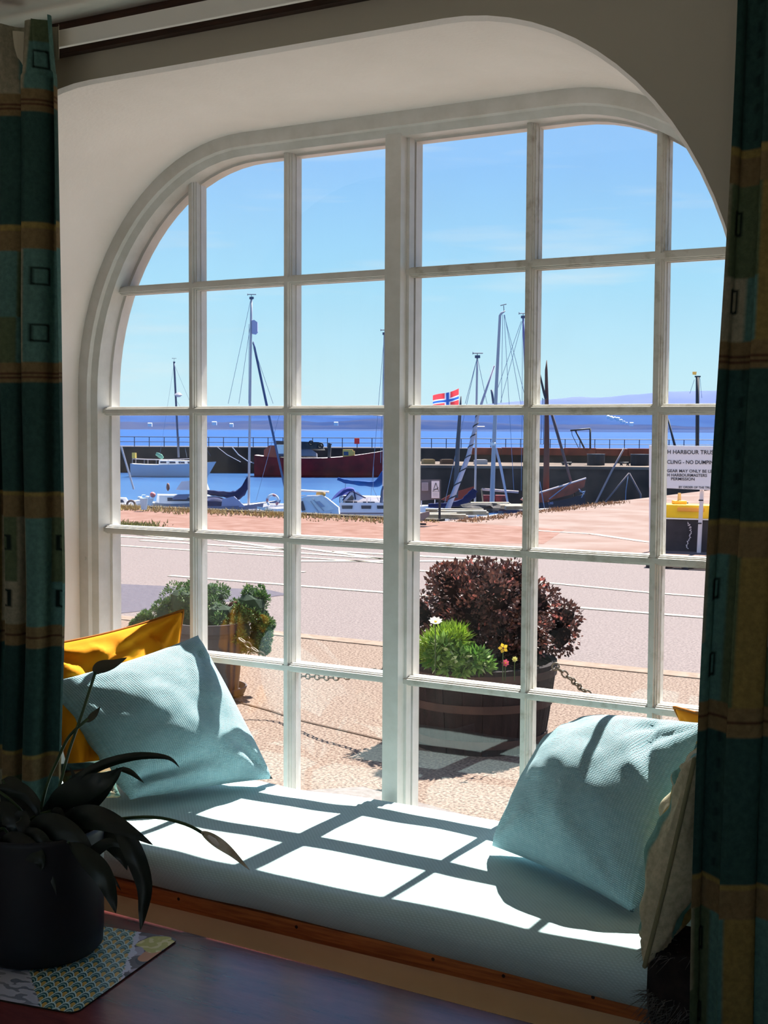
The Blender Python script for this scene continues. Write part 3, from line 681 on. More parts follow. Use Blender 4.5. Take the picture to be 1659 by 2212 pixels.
# grass on the quay edge
mb = MB(); rr = random.Random(11)
def tuft(x, y, z, n, h, spread):
    for _ in range(n):
        a = V((x+rr.gauss(0, spread), y+rr.gauss(0, spread*.5), z)); t = V((rr.gauss(0, .4), rr.gauss(0, .4), 1)).normalized()*h*rr.uniform(.4, 1.1)
        s = V((rr.uniform(-1, 1), rr.uniform(-1, 1), 0)).normalized()*.012; mb.add([a-s, a+s, a+t], [(0, 1, 2)])
for k in range(420):
    x = rr.uniform(-19, -10.5); y = 18.85+rr.gauss(0, .28); tuft(x, y, 0, 7, .10 if x < -13 else .07, .12)
tag(mb.build('dry_grass', GRASS), 'strip of dry golden grass along the edge of the quay', 'grass', kind='stuff')
mb = MB()
for k in range(150): tuft(rr.uniform(-15.6, -13.4), 15.6+rr.gauss(0, .22), 0, 8, .07, .14)
tag(mb.build('green_grass', mat('green_grass', srgb(190, 190, 110), .95, .1)), 'patch of green grass beside the kerb of the red gravel', 'grass', kind='stuff')
mb = MB()
for k in range(240):
    x, y = rr.uniform(-10.3, -9.2), rr.uniform(19.3, 27); tuft(-10.2+abs(rr.gauss(0, .15)), y, 0, 5, .06, .1)
tag(mb.build('edge_weeds', mat('brown_weeds', srgb(240, 186, 136), .95, .1)), 'brown weeds on the corner of the quay by the moored boats', 'grass', kind='stuff')

# ================================================================== water, piers, far shore
GK = .42
def water(name, c, c2, z=-3):
    m = mat(name+'_surface', c, .3, .12, c2=c2, ns=.15, nd=6, bump=.9, bs=1.6, stretch=(.4, 1, 1)); return m
HW = water('harbour_water', srgb(62, 120, 184), srgb(50, 104, 172)); SW = mat('open_sea_surface', srgb(58, 114, 188), .6, .03, c2=srgb(52, 104, 180), ns=.02, nd=8, bump=.6, bs=.2)
slab('harbour_water', [(-300, 19.2), (200, 19.2), (200, 200), (-300, 200)], -3.4, -3.0, HW)
slab('sea', [(-16000, 150), (12000, 150), (12000, 16000), (-16000, 16000)], -4.0, -3.01, SW)
def wallrun(name, a, b, thick, z0, z1, m, kind='structure'):
    a, b = V((a.x, a.y, 0)), V((b.x, b.y, 0)); d = (b-a).normalized(); nn = V((-d.y, d.x, 0))*thick
    return tag(MB().prism([(p.x, p.y, z0) for p in (a, b, b+nn, a+nn)], (0, 0, z1-z0)).build(name, m), kind=kind)
FA, FB = W(180, 1020, 136), W(800, 1022, 136); dF = (FB-FA).normalized(); FC = FA+dF*130
FP0 = FA-dF*30
wallrun('harbour_wall', FP0, FC, 6, -3.6, -.44, STONE)
wallrun('harbour_wall_coping', FP0-dF.cross(V((0, 0, 1)))*-.1, FC, 6.2, -.46, -.36, mat('wall_coping', srgb(142, 134, 134), .95, .1))
def railing(a, b, z, h, n, name, label):
    a, b = V((a.x, a.y, z)), V((b.x, b.y, z)); r = empty(name, ((a+b)/2)[:], label, 'railing')
    mb = MB(); mb.tube([a+V((0, 0, h)), b+V((0, 0, h))], .045, 5); mb.tube([a+V((0, 0, h*.5)), b+V((0, 0, h*.5))], .035, 5); mb.build('rail', RAILM, r)
    me = MB().tube([(0, 0, 0), (0, 0, h)], .045, 5).build('railing_post', RAILM, r, world=False); me.location = a-V(r.location)
    for k in range(1, n+1):
        c = me.copy(); col.objects.link(c); c.location = lerp(a, b, k/n)-V(r.location)
RAILM = mat('grey_blue_railing', srgb(80, 98, 128), .6, .3)
off = V((-dF.y, dF.x, 0))*1.0
railing(FP0+off, FC+off, -.40, 1.02, 105, 'pier_railing', 'thin blue grey metal railing running along the top of the far harbour wall')
GK = .75
lb = W(771, 953, 134.5)
tag(MB().box((-.26, -.08, -.28), (.26, .08, .28), rot=rotz(-YAW), at=lb[:]).build('lifebuoy_case', mat('red_plastic', srgb(236, 62, 62), .5), bevel=.03), 'red square lifebuoy case hung on the far pier railing', 'lifebuoy case')
GK = .55
# nearer pier with rusty fender band
NA, NB = W(868, 1004, 74.5), W(1420, 1010, 73.0); dN = V((NB.x-NA.x, NB.y-NA.y, 0)).normalized(); nN = V((-dN.y, dN.x, 0))
NC = NA+dN*60
PIERM = mat('inner_pier_wall', srgb(112, 94, 84), .95, .1, c2=srgb(66, 58, 58), ns=.9, nd=8, bump=.5, bs=3)
wallrun('inner_pier', NA, NC, 9, -3.6, -.62, PIERM)
wallrun('inner_pier_deck', NA-nN*.1, NC-nN*.1, 9.2, -.62, -.47, mat('pier_deck', srgb(156, 138, 124), .95, .1, c2=srgb(104, 92, 86), ns=.5))
Q1, Q2 = W(1016, 990, 83), W(1640, 990, 80)
wallrun('pier_parapet', Q1, Q2, .8, -.6, -.02, PIERM); 
RUST = mat('rusty_steel', srgb(176, 96, 74), .9, .2, c2=srgb(130, 68, 56), ns=1.5)
fb = empty('fender_beam', Q1[:], 'long rust brown timber beam along the top of the inner pier', 'beam')
d_ = (V((Q2.x, Q2.y, 0))-V((Q1.x, Q1.y, 0))); k_ = 9
for i in range(k_):
    a = V((Q1.x, Q1.y, 0))+d_*(i/k_)-nN*.15; b = V((Q1.x, Q1.y, 0))+d_*((i+.985)/k_)-nN*.15
    MB().prism([(p.x, p.y, -.02) for p in (a, b, b+nN*1.0, a+nN*1.0)], (0, 0, .42+.03*(i % 2))).build('beam_length', RUST, fb)
dr = mat('dark_blue_drum', srgb(48, 58, 74), .7, .3, c2=srgb(36, 40, 50), ns=3)
for i, (px, wpx, lab) in enumerate(((1287, 19, 'round dark blue tank standing on the inner pier, left of the harbour sign'), (1382, 20, 'round dark tank standing on the inner pier just left of the harbour sign'))):
    p = W(px, 1008, 76); r_ = wpx/2880*76
    t = empty('tank', (p.x, p.y, -.47), lab, 'tank'); MB().lathe([(r_*.96, 0), (r_, .03), (r_, .62), (r_*.9, .66), (r_*.9, .64)], 24, at=(p.x, p.y, -.47)).build('tank_body', dr, t, smooth=False)
    MB().lathe([(r_*1.04, 0), (r_*1.04, .04)], 24, at=(p.x, p.y, .14)).build('hoop', RAILM, t)
# pier clutter
for (px, py, c, lab) in ((925, 1000, (190, 160, 110), 'pale fish box on the inner pier beside the central mullion'), (965, 998, (120, 90, 70), 'brown fish box on the inner pier behind the flag pole'), (1038, 996, (225, 220, 220), 'white fish box on the inner pier behind the grey mast')):
    p = W(px, py, 77); tag(MB().box((-.35, -.25, 0), (.35, .25, .25), rot=rotz(-YAW+.2), at=(p.x, p.y, -.47)).box((-.3, -.2, .25), (.3, .2, .28), rot=rotz(-YAW+.2), at=(p.x, p.y, -.47)).build('fish_box', mat('box%d' % px, srgb(*c), .8)), lab, 'box')
BLK = mat('dark_pole', srgb(54, 60, 70), .6, .3)
def pole(name, pts, r, m, label=None, cat='pole', parent=None, n=6):
    mb = MB(); mb.tube(pts, r, n); o = mb.build(name, m, parent, smooth=True)
    if label: tag(o, label, cat)
    return o
cr = empty('davit_frame', W(1255, 968, 80)[:], 'dark metal hoist frame standing on the inner pier', 'frame')
pole('upright', [W(1275, 970, 80), W(1275, 926, 80)], .06, BLK, parent=cr); pole('crossbar', [W(1232, 930, 80), W(1275, 926, 80)], .05, BLK, parent=cr)
pole('brace', [W(1243, 930, 80), W(1262, 968, 80)], .05, BLK, parent=cr); pole('chain', [W(1235, 930, 80), W(1236, 940, 80), W(1250, 968, 80)], .02, BLK, parent=cr)
for i, (px, lab) in enumerate(((1225, 'wooden trestle on the inner pier left of the blue tank'), (1350, 'wooden trestle on the inner pier right of the blue tank'))):
    t = empty('trestle', W(px, 1003, 76)[:], lab, 'trestle')
    for dx in (-8, 6): pole('leg', [W(px+dx-3, 1008, 76), W(px+dx, 1000, 76)], .04, BLK, parent=t); pole('leg', [W(px+dx+3, 1008, 76), W(px+dx, 1000, 76)], .04, BLK, parent=t)
    pole('top_bar', [W(px-12, 1000, 76), W(px+10, 1000, 76)], .05, BLK, parent=t)

# far shore hills, blue distance haze mixed into their colours
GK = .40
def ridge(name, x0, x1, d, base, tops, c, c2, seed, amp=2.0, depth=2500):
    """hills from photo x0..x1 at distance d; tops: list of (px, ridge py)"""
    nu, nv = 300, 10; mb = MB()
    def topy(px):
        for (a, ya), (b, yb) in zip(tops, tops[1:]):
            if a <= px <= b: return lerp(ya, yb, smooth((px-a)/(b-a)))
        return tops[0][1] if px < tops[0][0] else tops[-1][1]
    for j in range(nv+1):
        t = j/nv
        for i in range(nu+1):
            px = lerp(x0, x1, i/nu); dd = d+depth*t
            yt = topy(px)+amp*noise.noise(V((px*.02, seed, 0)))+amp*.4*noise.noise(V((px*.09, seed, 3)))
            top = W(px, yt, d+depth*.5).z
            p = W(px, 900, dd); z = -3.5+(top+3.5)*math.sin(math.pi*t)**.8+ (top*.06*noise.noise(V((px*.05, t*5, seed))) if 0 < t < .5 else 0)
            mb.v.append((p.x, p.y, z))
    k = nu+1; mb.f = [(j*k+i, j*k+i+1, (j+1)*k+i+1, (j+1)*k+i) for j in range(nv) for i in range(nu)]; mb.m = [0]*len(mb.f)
    return tag(mb.build(name, mat(name+'_haze_tint', c, 1, 0, c2=c2, ns=.0016, nd=8, fac=(.4, .6), stretch=(1, 1, 5)), smooth=True), kind='structure')
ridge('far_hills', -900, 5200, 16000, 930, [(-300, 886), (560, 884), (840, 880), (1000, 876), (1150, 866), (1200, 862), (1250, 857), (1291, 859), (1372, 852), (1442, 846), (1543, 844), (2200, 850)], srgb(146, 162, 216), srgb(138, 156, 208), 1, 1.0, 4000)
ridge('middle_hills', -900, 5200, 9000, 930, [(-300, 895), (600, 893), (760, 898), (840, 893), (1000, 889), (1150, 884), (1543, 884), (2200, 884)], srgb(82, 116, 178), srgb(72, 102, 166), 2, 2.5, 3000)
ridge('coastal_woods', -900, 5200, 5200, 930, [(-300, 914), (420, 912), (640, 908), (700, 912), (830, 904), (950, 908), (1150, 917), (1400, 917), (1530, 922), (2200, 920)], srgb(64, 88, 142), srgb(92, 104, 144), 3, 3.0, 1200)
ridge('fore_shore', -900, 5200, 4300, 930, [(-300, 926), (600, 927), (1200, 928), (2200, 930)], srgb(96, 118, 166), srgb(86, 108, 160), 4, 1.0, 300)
GK = .8
fw_ = mat('far_white_wall', srgb(236, 238, 246), .9)
for px, py, wd, lab in ((324, 917, 9, 'white farmhouse on the far shore behind the first yacht mast'), (463, 914, 10, 'white farm shed on the far shore left of the tall mast'), (500, 918, 8, 'small white house on the far shore beside the tall mast'), (726, 915, 9, 'white house on the far shore above the red square case'), (1364, 916, 8, 'white works building on the far shore under the steam plume')):
    p = W(px, py, 5100); s_ = wd/2880*5100/2; t = empty('farmhouse', (p.x, p.y, p.z-6), lab, 'house', 'white buildings across the water')
    MB().box((-s_, -5, -8), (s_, 5, 4), rot=rotz(-YAW), at=p[:]).build('walls', fw_, t)
    MB().prism([rotz(-YAW) @ V(q)+p for q in ((-s_, -5.5, 4), (-s_, 5.5, 4), (-s_, 0, 7))], rotz(-YAW) @ V((2*s_, 0, 0))).build('roof', mat('far_roof', srgb(190, 196, 214), .9), t)
mb = MB()
for px, py, r_ in ((1314, 901, 4), (1321, 904, 4.5), (1328, 903, 3), (1334, 905, 4.5), (1341, 909, 4), (1348, 912, 3), (1354, 914, 2)):
    p = W(px, py, 5050); mb.blob(p, r_/2880*5050, seed=px, amp=.3)
tag(mb.build('steam_plume', mat('white_steam', srgb(250, 252, 255), 1, 0), smooth=True), 'small white steam plume rising from the far shore', 'steam', kind='stuff')

# ================================================================== boats
GK = .85
WHT = mat('white_gelcoat', srgb(255, 250, 244), .4, .4, c2=srgb(244, 238, 234), ns=2)
NAVY = mat('navy_canvas', srgb(30, 44, 92), .85, .2, c2=srgb(22, 32, 72), ns=4, bump=.3, bs=6)
BLUE = mat('blue_canvas', srgb(22, 88, 160), .8, .2, c2=srgb(16, 70, 138), ns=3, bump=.2, bs=5)
WIN = mat('dark_boat_window', srgb(52, 56, 74), .2, .6)
ALU = mat('grey_mast_metal', srgb(186, 180, 186), .45, .4)
DKM = mat('dark_mast', srgb(70, 84, 112), .5, .3)
WIRE = mat('rigging_wire', srgb(130, 150, 180), .6)
BRN = mat('brown_mast_wood', srgb(110, 72, 64), .8, .2)
class Boat:
    """hull built in its own frame: x forward, y port, z up from the water"""
    def __init__(s, name, label, px, d, L, B, F, head, hullm, zw=-3.0, sheer=.25, cat='boat', px_y=1100):
        s.L, s.B, s.F, s.sheer = L, B, F, sheer
        p = W(px, px_y, d); s.root = empty(name, (p.x, p.y, zw), label, cat, rz=0)
        s.M = Matrix.Translation(V((p.x, p.y, zw))) @ Matrix.Rotation(-YAW+head, 4, 'Z')
        mb = MB(); n = 20; vs = []
        for i in range(n+1):
            t = i/n; b = s.hb(t); h = s.dk(t); x = (t-.5)*L+ (0)
            st = .12*L*max(0, (t-.8)/.2)**2
            sec = [(0, -.45*F*(1-.8*max(0, (t-.6)/.4)**2)), (b*.62, -.3*F*(1-max(0, (t-.6)/.4)**2)), (b*.88, .1*F), (b, h)]
            pts = [(x+st*(.0 if z < 0 else z/h)-st*.5, y, z) for y, z in sec]+[(x+st*(.0 if z < 0 else z/h)-st*.5, -y, z) for y, z in sec[:0:-1]]
            vs += [s.M @ V(q) for q in pts]
        k = 7; fs = [(i*k+j, i*k+(j+1) % k, (i+1)*k+(j+1) % k, (i+1)*k+j) for i in range(n) for j in range(k) if j != 3]
        fs += [tuple(range(k)), tuple(n*k+j for j in range(k-1, -1, -1))]
        mb.add(vs, fs); mb.build('hull', hullm, s.root, smooth=False)
        mb = MB(); vs = []
        for i in range(n+1):
            t = i/n; b = s.hb(t)*.96; h = s.dk(t)-.02; vs += [s.M @ V(((t-.5)*L, b, h)), s.M @ V(((t-.5)*L, -b, h))]
        mb.add(vs, [(2*i, 2*i+1, 2*i+3, 2*i+2) for i in range(n)]); mb.build('deck', WHT, s.root)
    def hb(s, t): return s.B/2*(1-max(0, (t-.45)/.55)**2.3)*(.80+.20*min(1, t/.35))+.01
    def dk(s, t): return s.F*(1+s.sheer*(t-.35)**2*2.4)
    def P(s, x, y, z): return s.M @ V((x, y, z))
    def part(s, mb, name, m, smooth=False, parent=None):
        mb.v = [tuple(s.M @ V(v)) for v in mb.v]; return mb.build(name, m, parent or s.root, smooth=smooth)
    def cabin(s, x0, x1, w, h, m=None, rake=.25, name='cabin', zb=None, windows=0, wz=(.35, .75)):
        z0 = (s.dk((x0+x1)/2/s.L+.5)-.05) if zb is None else zb; z1 = z0+h; m = m or WHT
        mb = MB(); a = [(x0, w/2, z0), (x1, w/2*.8, z0), (x1, -w/2*.8, z0), (x0, -w/2, z0)]
        b = [(x0+rake*h*.3, w/2*.86, z1), (x1-rake*h*2, w/2*.68, z1-h*.12), (x1-rake*h*2, -w/2*.68, z1-h*.12), (x0+rake*h*.3, -w/2*.86, z1)]
        mb.add(a+b, [(0, 3, 2, 1), (4, 5, 6, 7), (0, 1, 5, 4), (1, 2, 6, 5), (2, 3, 7, 6), (3, 0, 4, 7)]); c = s.part(mb, name, m)
        for sd in (1, -1):
            for k in range(windows):
                u0, u1 = (k+.15)/windows, (k+.82)/windows
                def pt(u, v): 
                    lo = V(a[0 if sd > 0 else 3]).lerp(V(a[1 if sd > 0 else 2]), u); hi = V(b[0 if sd > 0 else 3]).lerp(V(b[1 if sd > 0 else 2]), u); return lo.lerp(hi, v)+V((0, sd*.012, 0))
                mw = MB(); q = [pt(u0, wz[0]), pt(u1, wz[0]), pt(u1, wz[1]), pt(u0, wz[1])]; mw.prism(q, (0, sd*.01, 0)); s.part(mw, 'window', WIN)
        return c
    def canopy(s, x0, x1, w, h, zb, m, name='canopy'):
        mb = MB()
        def fn(u, v):
            a = math.pi*v; x = lerp(x0, x1, u); k = math.sin(math.pi*(.12+.80*u))**.6
            return V((x, w/2*math.cos(a)*(.9+.1*k), zb+h*k*math.sin(a)**.7))
        mb.grid(fn, 10, 12); return s.part(mb, name, m, smooth=True)
    def rail(s, x0, x1, h=.5, n=6):
        for sd in (1, -1):
            mb = MB(); top = []
            for k in range(n+1):
                x = lerp(x0, x1, k/n); t = x/s.L+.5; y = sd*s.hb(t)*.93; z = s.dk(t); top.append((x, y, z+h)); mb.tube([(x, y, z), (x, y, z+h)], .02, 4)
            mb.tube(top, .02, 4); s.part(mb, 'guard_rail', ALU)
def mast(root, d, top, bot, wpx, m, vane=True, stays=(), spreader=None, name='mast'):
    a, b = W(*bot, d), W(*top, d); r = wpx/2/2880*d
    mb = MB(); mb.tube([a, a.lerp(b, .9), b], [r, r*.95, r*.8], 8); mo = mb.build(name, m, root, smooth=True)
    if vane:
        mb = MB(); c = W(top[0], top[1]-9, d); mb.tube([b, c], .015, 4); mb.tube([c-RT*.18, c+RT*.22], .02, 4); mb.tube([c-RT*.18, c-RT*.14], [.07, .01], 5)
        mb.box((-.08, -.05, -.03), (.1, .05, .08), at=b[:]); mb.build('wind_vane', DKM, mo if root is None else root)
    if stays:
        mb = MB()
        for (x1, y1, x2, y2) in stays: mb.tube([W(x1, y1, d), W(x2, y2, d+.3)], .011, 3)
        mb.build('rigging', WIRE, root)
    if spreader:
        mb = MB(); mb.tube([W(spreader[0], spreader[1], d), W(spreader[2], spreader[3], d)], .03, 5); mb.build('spreader', m, root)
    return mo
def furled(root, pts, rs, d, m, name='sail_cover', seed=0):
    c = [W(x, y, d) for x, y in pts]; cc = smoothpts(c, 26); mb = MB(); n = 10; vs = []
    for i, p in enumerate(cc):
        t = i/26*(len(rs)-1); k = min(int(t), len(rs)-2); r = lerp(rs[k], rs[k+1], t-k)/2880*d
        dd = (cc[min(i+1, 26)]-cc[max(i-1, 0)]).normalized(); s1 = dd.cross(FW).normalized(); s2 = dd.cross(s1)
        for q in range(n):
            a = 2*math.pi*q/n; rr_ = r*(1+.18*noise.noise(V((i*.5, math.cos(a)*1.5, math.sin(a)*1.5+seed)))*2)
            vs.append(p+s1*math.cos(a)*rr_+s2*math.sin(a)*rr_*.45)
    mb.add(vs, [(i*n+k, i*n+(k+1) % n, (i+1)*n+(k+1) % n, (i+1)*n+k) for i in range(26) for k in range(n)]+[tuple(range(n)), tuple(26*n+k for k in range(n))])
    return mb.build(name, m, root, smooth=True)
# 1 far yacht by the harbour wall
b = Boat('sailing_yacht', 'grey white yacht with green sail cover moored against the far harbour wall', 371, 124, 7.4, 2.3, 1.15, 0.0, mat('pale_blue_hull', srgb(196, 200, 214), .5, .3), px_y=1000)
b.cabin(-1.1, 2.4, 1.5, .42, windows=4); b.rail(-3.5, 3.2, .45)
mast(b.root, 124, (376, 783), (386, 988), 4.5, DKM, stays=((376, 786, 412, 872), (376, 786, 345, 985), (378, 860, 455, 985), (400, 968, 404, 988)))
furled(b.root, [(337, 980), (345, 984), (352, 990)], [3, 5, 3], 124, mat('green_canvas', srgb(104, 160, 140), .8))
mb = MB(); mb.lathe([(.15, -.2), (.4, 0), (.15, .2)], 10, at=W(385, 853, 123.9)); mb.build('radar_reflector', ALU, b.root)
MB().box((-.2, -.1, -.2), (.2, .1, .3), at=W(290, 985, 124)[:]).build('stern_light', mat('yellow_plastic', srgb(236, 200, 96), .6), b.root)
# 2 red fishing boat
REDH = mat('oxide_red_hull', srgb(158, 46, 52), .8, .1, c2=srgb(112, 38, 44), ns=.7)
b = Boat('fishing_boat', 'large dark red fishing boat with tyres moored along the far harbour wall', 702, 127, 13.2, 4.2, 1.75, 0.0, REDH, sheer=.55, px_y=1000)
MB().prism([W(x, y, 126) for x, y in ((590, 962), (590, 985), (683, 985), (683, 978), (672, 970), (672, 962))], FW*2.4).build('wheelhouse', mat('grey_wheelhouse', srgb(136, 140, 162), .6), b.root)
MB().prism([W(x, y, 125.5) for x, y in ((596, 952), (596, 970), (700, 970), (690, 955))], FW*2.6).build('gear_stack', mat('dark_gear', srgb(52, 56, 66), .8, c2=srgb(84, 82, 78), ns=2), b.root)
for px, py, r_ in ((692, 963, 7.5), (672, 957, 6), (640, 962, 6)):
    mb = MB(); c = W(px, py, 125.3); rr_ = r_/2880*125
    mb.grid(lambda u, v: c+RT*math.cos(u*6.2832)*(rr_*.75+rr_*.25*math.cos(v*6.2832))+UP*math.sin(u*6.2832)*(rr_*.75+rr_*.25*math.cos(v*6.2832))+FW*rr_*.25*math.sin(v*6.2832), 16, 8); mb.build('tyre', mat('tyre_rubber', srgb(44, 44, 48), .8), b.root, smooth=True)
MB().prism([W(x, y, 125.5) for x, y in ((570, 972), (570, 990), (598, 990), (598, 962), (582, 962))], FW*2).build('shelter', mat('orange_shelter', srgb(190, 92, 70), .7), b.root)
MB().box((-.35, -.1, -.35), (.35, .1, .5), rot=rotz(-YAW), at=W(606, 972, 125.2)[:]).build('door', WHT, b.root)
MB().box((-.5, -.2, -.45), (.45, .3, .35), rot=rotz(-YAW), at=W(752, 979, 125.5)[:]).box((.45, -.15, -.4), (.62, .2, .2), rot=rotz(-YAW), at=W(752, 979, 125.5)[:]).build('winch', mat('yellow_winch', srgb(236, 186, 98), .6), b.root)
MB().box((-.2, -.02, -.2), (.25, -.22, .15), rot=rotz(-YAW), at=W(747, 979, 125.5)[:]).build('winch_opening', DKM, b.root)
MB().tube([W(711, 990, 125.5), W(712, 962, 125.5), W(713, 958, 125.5)], [.16, .16, .2], 8).build('exhaust', mat('sooty_pipe', srgb(64, 62, 66), .8), b.root)
for p0, p1 in (((548, 960), (572, 950)), ((548, 975), (585, 985))): pass
mb = MB(); mb.tube([W(x, y, 126) for x, y in ((502, 966), (515, 982), (535, 996), (550, 1001))], .05, 4); mb.tube([W(x, y, 126) for x, y in ((470, 966), (490, 982), (520, 998))], .03, 4); mb.build('mooring_rope', mat('pale_rope', srgb(190, 190, 200), .9), b.root)
# 3 left edge bow of a white yacht
b = Boat('sailing_boat', 'white bow of a boat cut off by the left window frame', 238, 62, 3.6, 1.5, 1.0, .15, WHT, px_y=1085)
b.cabin(-1.2, .9, .9, .35, windows=2)
MB().tube([W(262, 965, 66), W(289, 1057, 66)], .05, 5).build('boom', ALU, b.root)
# dinghy in dark with debris
b = Boat('dinghy', 'low dark dinghy moored at the left below the grass edge', 275, 61, 1.8, .9, .72, .2, mat('dark_grey_hull', srgb(70, 82, 92), .7), px_y=1085)
# 4 motor cruiser
b = Boat('motor_boat', 'white motor boat with raised windscreen moored left, beside the pink buoy', 395, 64, 3.4, 1.9, .95, .25, mat('blue_grey_hull', srgb(122, 134, 150), .6), px_y=1085)
b.cabin(-1.2, 1.5, 1.5, .42, windows=1); MB().prism([W(x, y, 63.6) for x, y in ((380, 1058), (392, 1040), (438, 1036), (446, 1058))], FW*1.2).build('windscreen', mat('pale_screen', srgb(196, 200, 216), .3, .6), b.root)
MB().prism([W(x, y, 63.2) for x, y in ((366, 1079), (384, 1068), (412, 1067), (402, 1079))], FW*.2).build('side_window', mat('blue_window', srgb(74, 108, 150), .2, .6), b.root)
mb = MB(); mb.blob(W(363, 1052, 63), .12, 1, .1, 2, sq=(.7, .7, 1.6)); mb.build('deck_gear', mat('brown_gear', srgb(130, 92, 82), .8), b.root, smooth=True)
bu = MB(); bu.blob(W(330, 1069, 60), .13, 2, .03, 2); tag(bu.build('buoy', mat('pink_buoy', srgb(255, 130, 124), .5), smooth=True), 'round pink mooring buoy on the left boats', 'buoy')
for k, (px, py) in enumerate(((318, 1075), (302, 1076))):
    bu = MB(); bu.blob(W(px, py, 60), .10, 4+k, .05, 2, sq=(1.3, 1, .8)); tag(bu.build('fender', WHT, smooth=True), ('white fender right beside the pink buoy', 'white fender, second to the left of the pink buoy')[k], 'fender')
# tyre and blue bucket at the quay edge
c = W(283, 1090, 27.2); rr_ = 10/2880*27
mb = MB(); mb.grid(lambda u, v: c+RT*math.cos(u*6.2832)*(rr_*.85+rr_*.25*math.cos(v*6.2832))+UP*math.sin(u*6.2832)*(rr_*.85+rr_*.25*math.cos(v*6.2832))+FW*rr_*.3*math.sin(v*6.2832), 20, 8)
c2_ = V((onZ(283, 1102, .03).x, onZ(283, 1102, .03).y, 0))
tag(mb.build('tyre', mat('brown_rubber', srgb(134, 112, 104), .9), smooth=True), 'old brown tyre hanging at the quay edge left of the blue bucket', 'tyre')
p = onZ(311, 1101, .03); t = empty('bucket', p[:], 'small pale blue bucket standing on the quay edge', 'bucket')
MB().lathe([(.05, 0), (.075, .20), (.08, .21), (.07, .20)], 14, at=p).build('bucket_body', mat('pale_blue_plastic', srgb(186, 220, 246), .5), t); MB().tube([p+V((-.07, 0, .2)), p+V((-.04, 0, .27)), p+V((.04, 0, .27)), p+V((.07, 0, .2))], .005, 4).build('handle', WHT, t)
# 5 yacht with the tall mast and navy sail
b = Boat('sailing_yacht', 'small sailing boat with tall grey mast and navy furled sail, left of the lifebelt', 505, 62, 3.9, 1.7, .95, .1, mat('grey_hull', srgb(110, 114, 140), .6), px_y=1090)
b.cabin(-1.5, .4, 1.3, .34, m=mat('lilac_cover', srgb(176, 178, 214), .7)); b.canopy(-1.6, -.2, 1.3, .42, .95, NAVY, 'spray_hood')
mast(b.root, 61.5, (543, 645), (537, 1098), 5.4, ALU, stays=((541, 650, 493, 872), (541, 700, 516, 872), (545, 740, 590, 872), (538, 700, 537, 872), (527, 880, 552, 880), (605, 890, 553, 1082)), spreader=(520, 896, 553, 897))
MB().prism([W(x, y, 61.3) for x, y in ((544, 692), (549, 691), (556, 696), (556, 716), (552, 721), (544, 720))], FW*.3).build('radar_reflector', mat('lilac_panel', srgb(170, 172, 206), .5), b.root)
mb = MB(); mb.tube([W(547, 738, 61.6), W(550, 752, 61.6), W(578, 884, 61.6), W(618, 1066, 61.6)], [.03, .06, .065, .05], 6); mb.build('furled_foresail', mat('blue_grey_sail', srgb(62, 88, 130), .8), b.root, smooth=True)
furled(b.root, [(438, 1061), (462, 1065), (490, 1068), (512, 1070), (526, 1058), (538, 1030)], [4, 6, 7, 10, 9, 2.5], 61.8, NAVY, seed=2)
MB().prism([W(x, y, 61.2) for x, y in ((478, 1095), (480, 1078), (505, 1072), (530, 1095))], FW*.3).build('clear_screen', mat('hazy_screen', srgb(150, 156, 190), .3, .5), b.root)
# upturned dinghy
mb = MB(); c = W(556, 1107, 56)
mb.grid(lambda u, v: c+RT*(-.45+.98*u)+UP*(.12*math.sin(math.pi*v)**.6*(math.sin(math.pi*(.06+.9*u))**.6)-.09*u)+FW*(.3*math.cos(math.pi*v)*math.sin(math.pi*(.1+.85*u))**.5), 14, 10)
b = empty('upturned_dinghy', c[:], 'small white upturned dinghy below the tall grey mast', 'dinghy'); mb.build('hull', WHT, b, smooth=True); MB().tube([c-RT*.4+UP*.12, c+UP*.13, c+RT*.45+UP*.02], .015, 5).build('keel', ALU, b)
# 6 white boat with horseshoe lifebelt
b = Boat('rowing_boat', 'small white boat carrying a pink and white lifebelt on its stern rail', 606, 60, 1.9, 1.1, .95, .5, WHT, px_y=1100)
b.cabin(-.7, .5, .8, .25); MB().prism([W(x, y, 59) for x, y in ((568, 1102), (588, 1102), (588, 1112), (572, 1110))], FW*.1).build('stern_hatch', mat('sage_panel', srgb(112, 132, 124), .7), b.root)
c = W(589, 1081, 58.8); R_ = .24
for k in range(8):
    mb = MB(); a0_, a1_ = -.9+k*(4.94/8)+0, -.9+(k+1)*(4.94/8)
    mb.grid(lambda u, v: c+RT*math.cos(lerp(a0_, a1_, u))*(R_+.055*math.cos(v*6.2832))+UP*math.sin(lerp(a0_, a1_, u))*(R_+.055*math.cos(v*6.2832))+FW*.055*math.sin(v*6.2832), 4, 8)
    mb.build('lifebelt_segment', mat('pink_band', srgb(214, 140, 140), .6) if k in (0, 3, 6) else WHT, b.root, smooth=True)
MB().tube([W(570, 1096, 58.7), W(612, 1092, 58.7)], .02, 5).tube([W(612, 1077, 58.7), W(620, 1078, 58.7)], .02, 5).tube([W(577, 1100, 58.7), W(577, 1094, 58.7)], .02, 4).build('stern_rail', ALU, b.root)
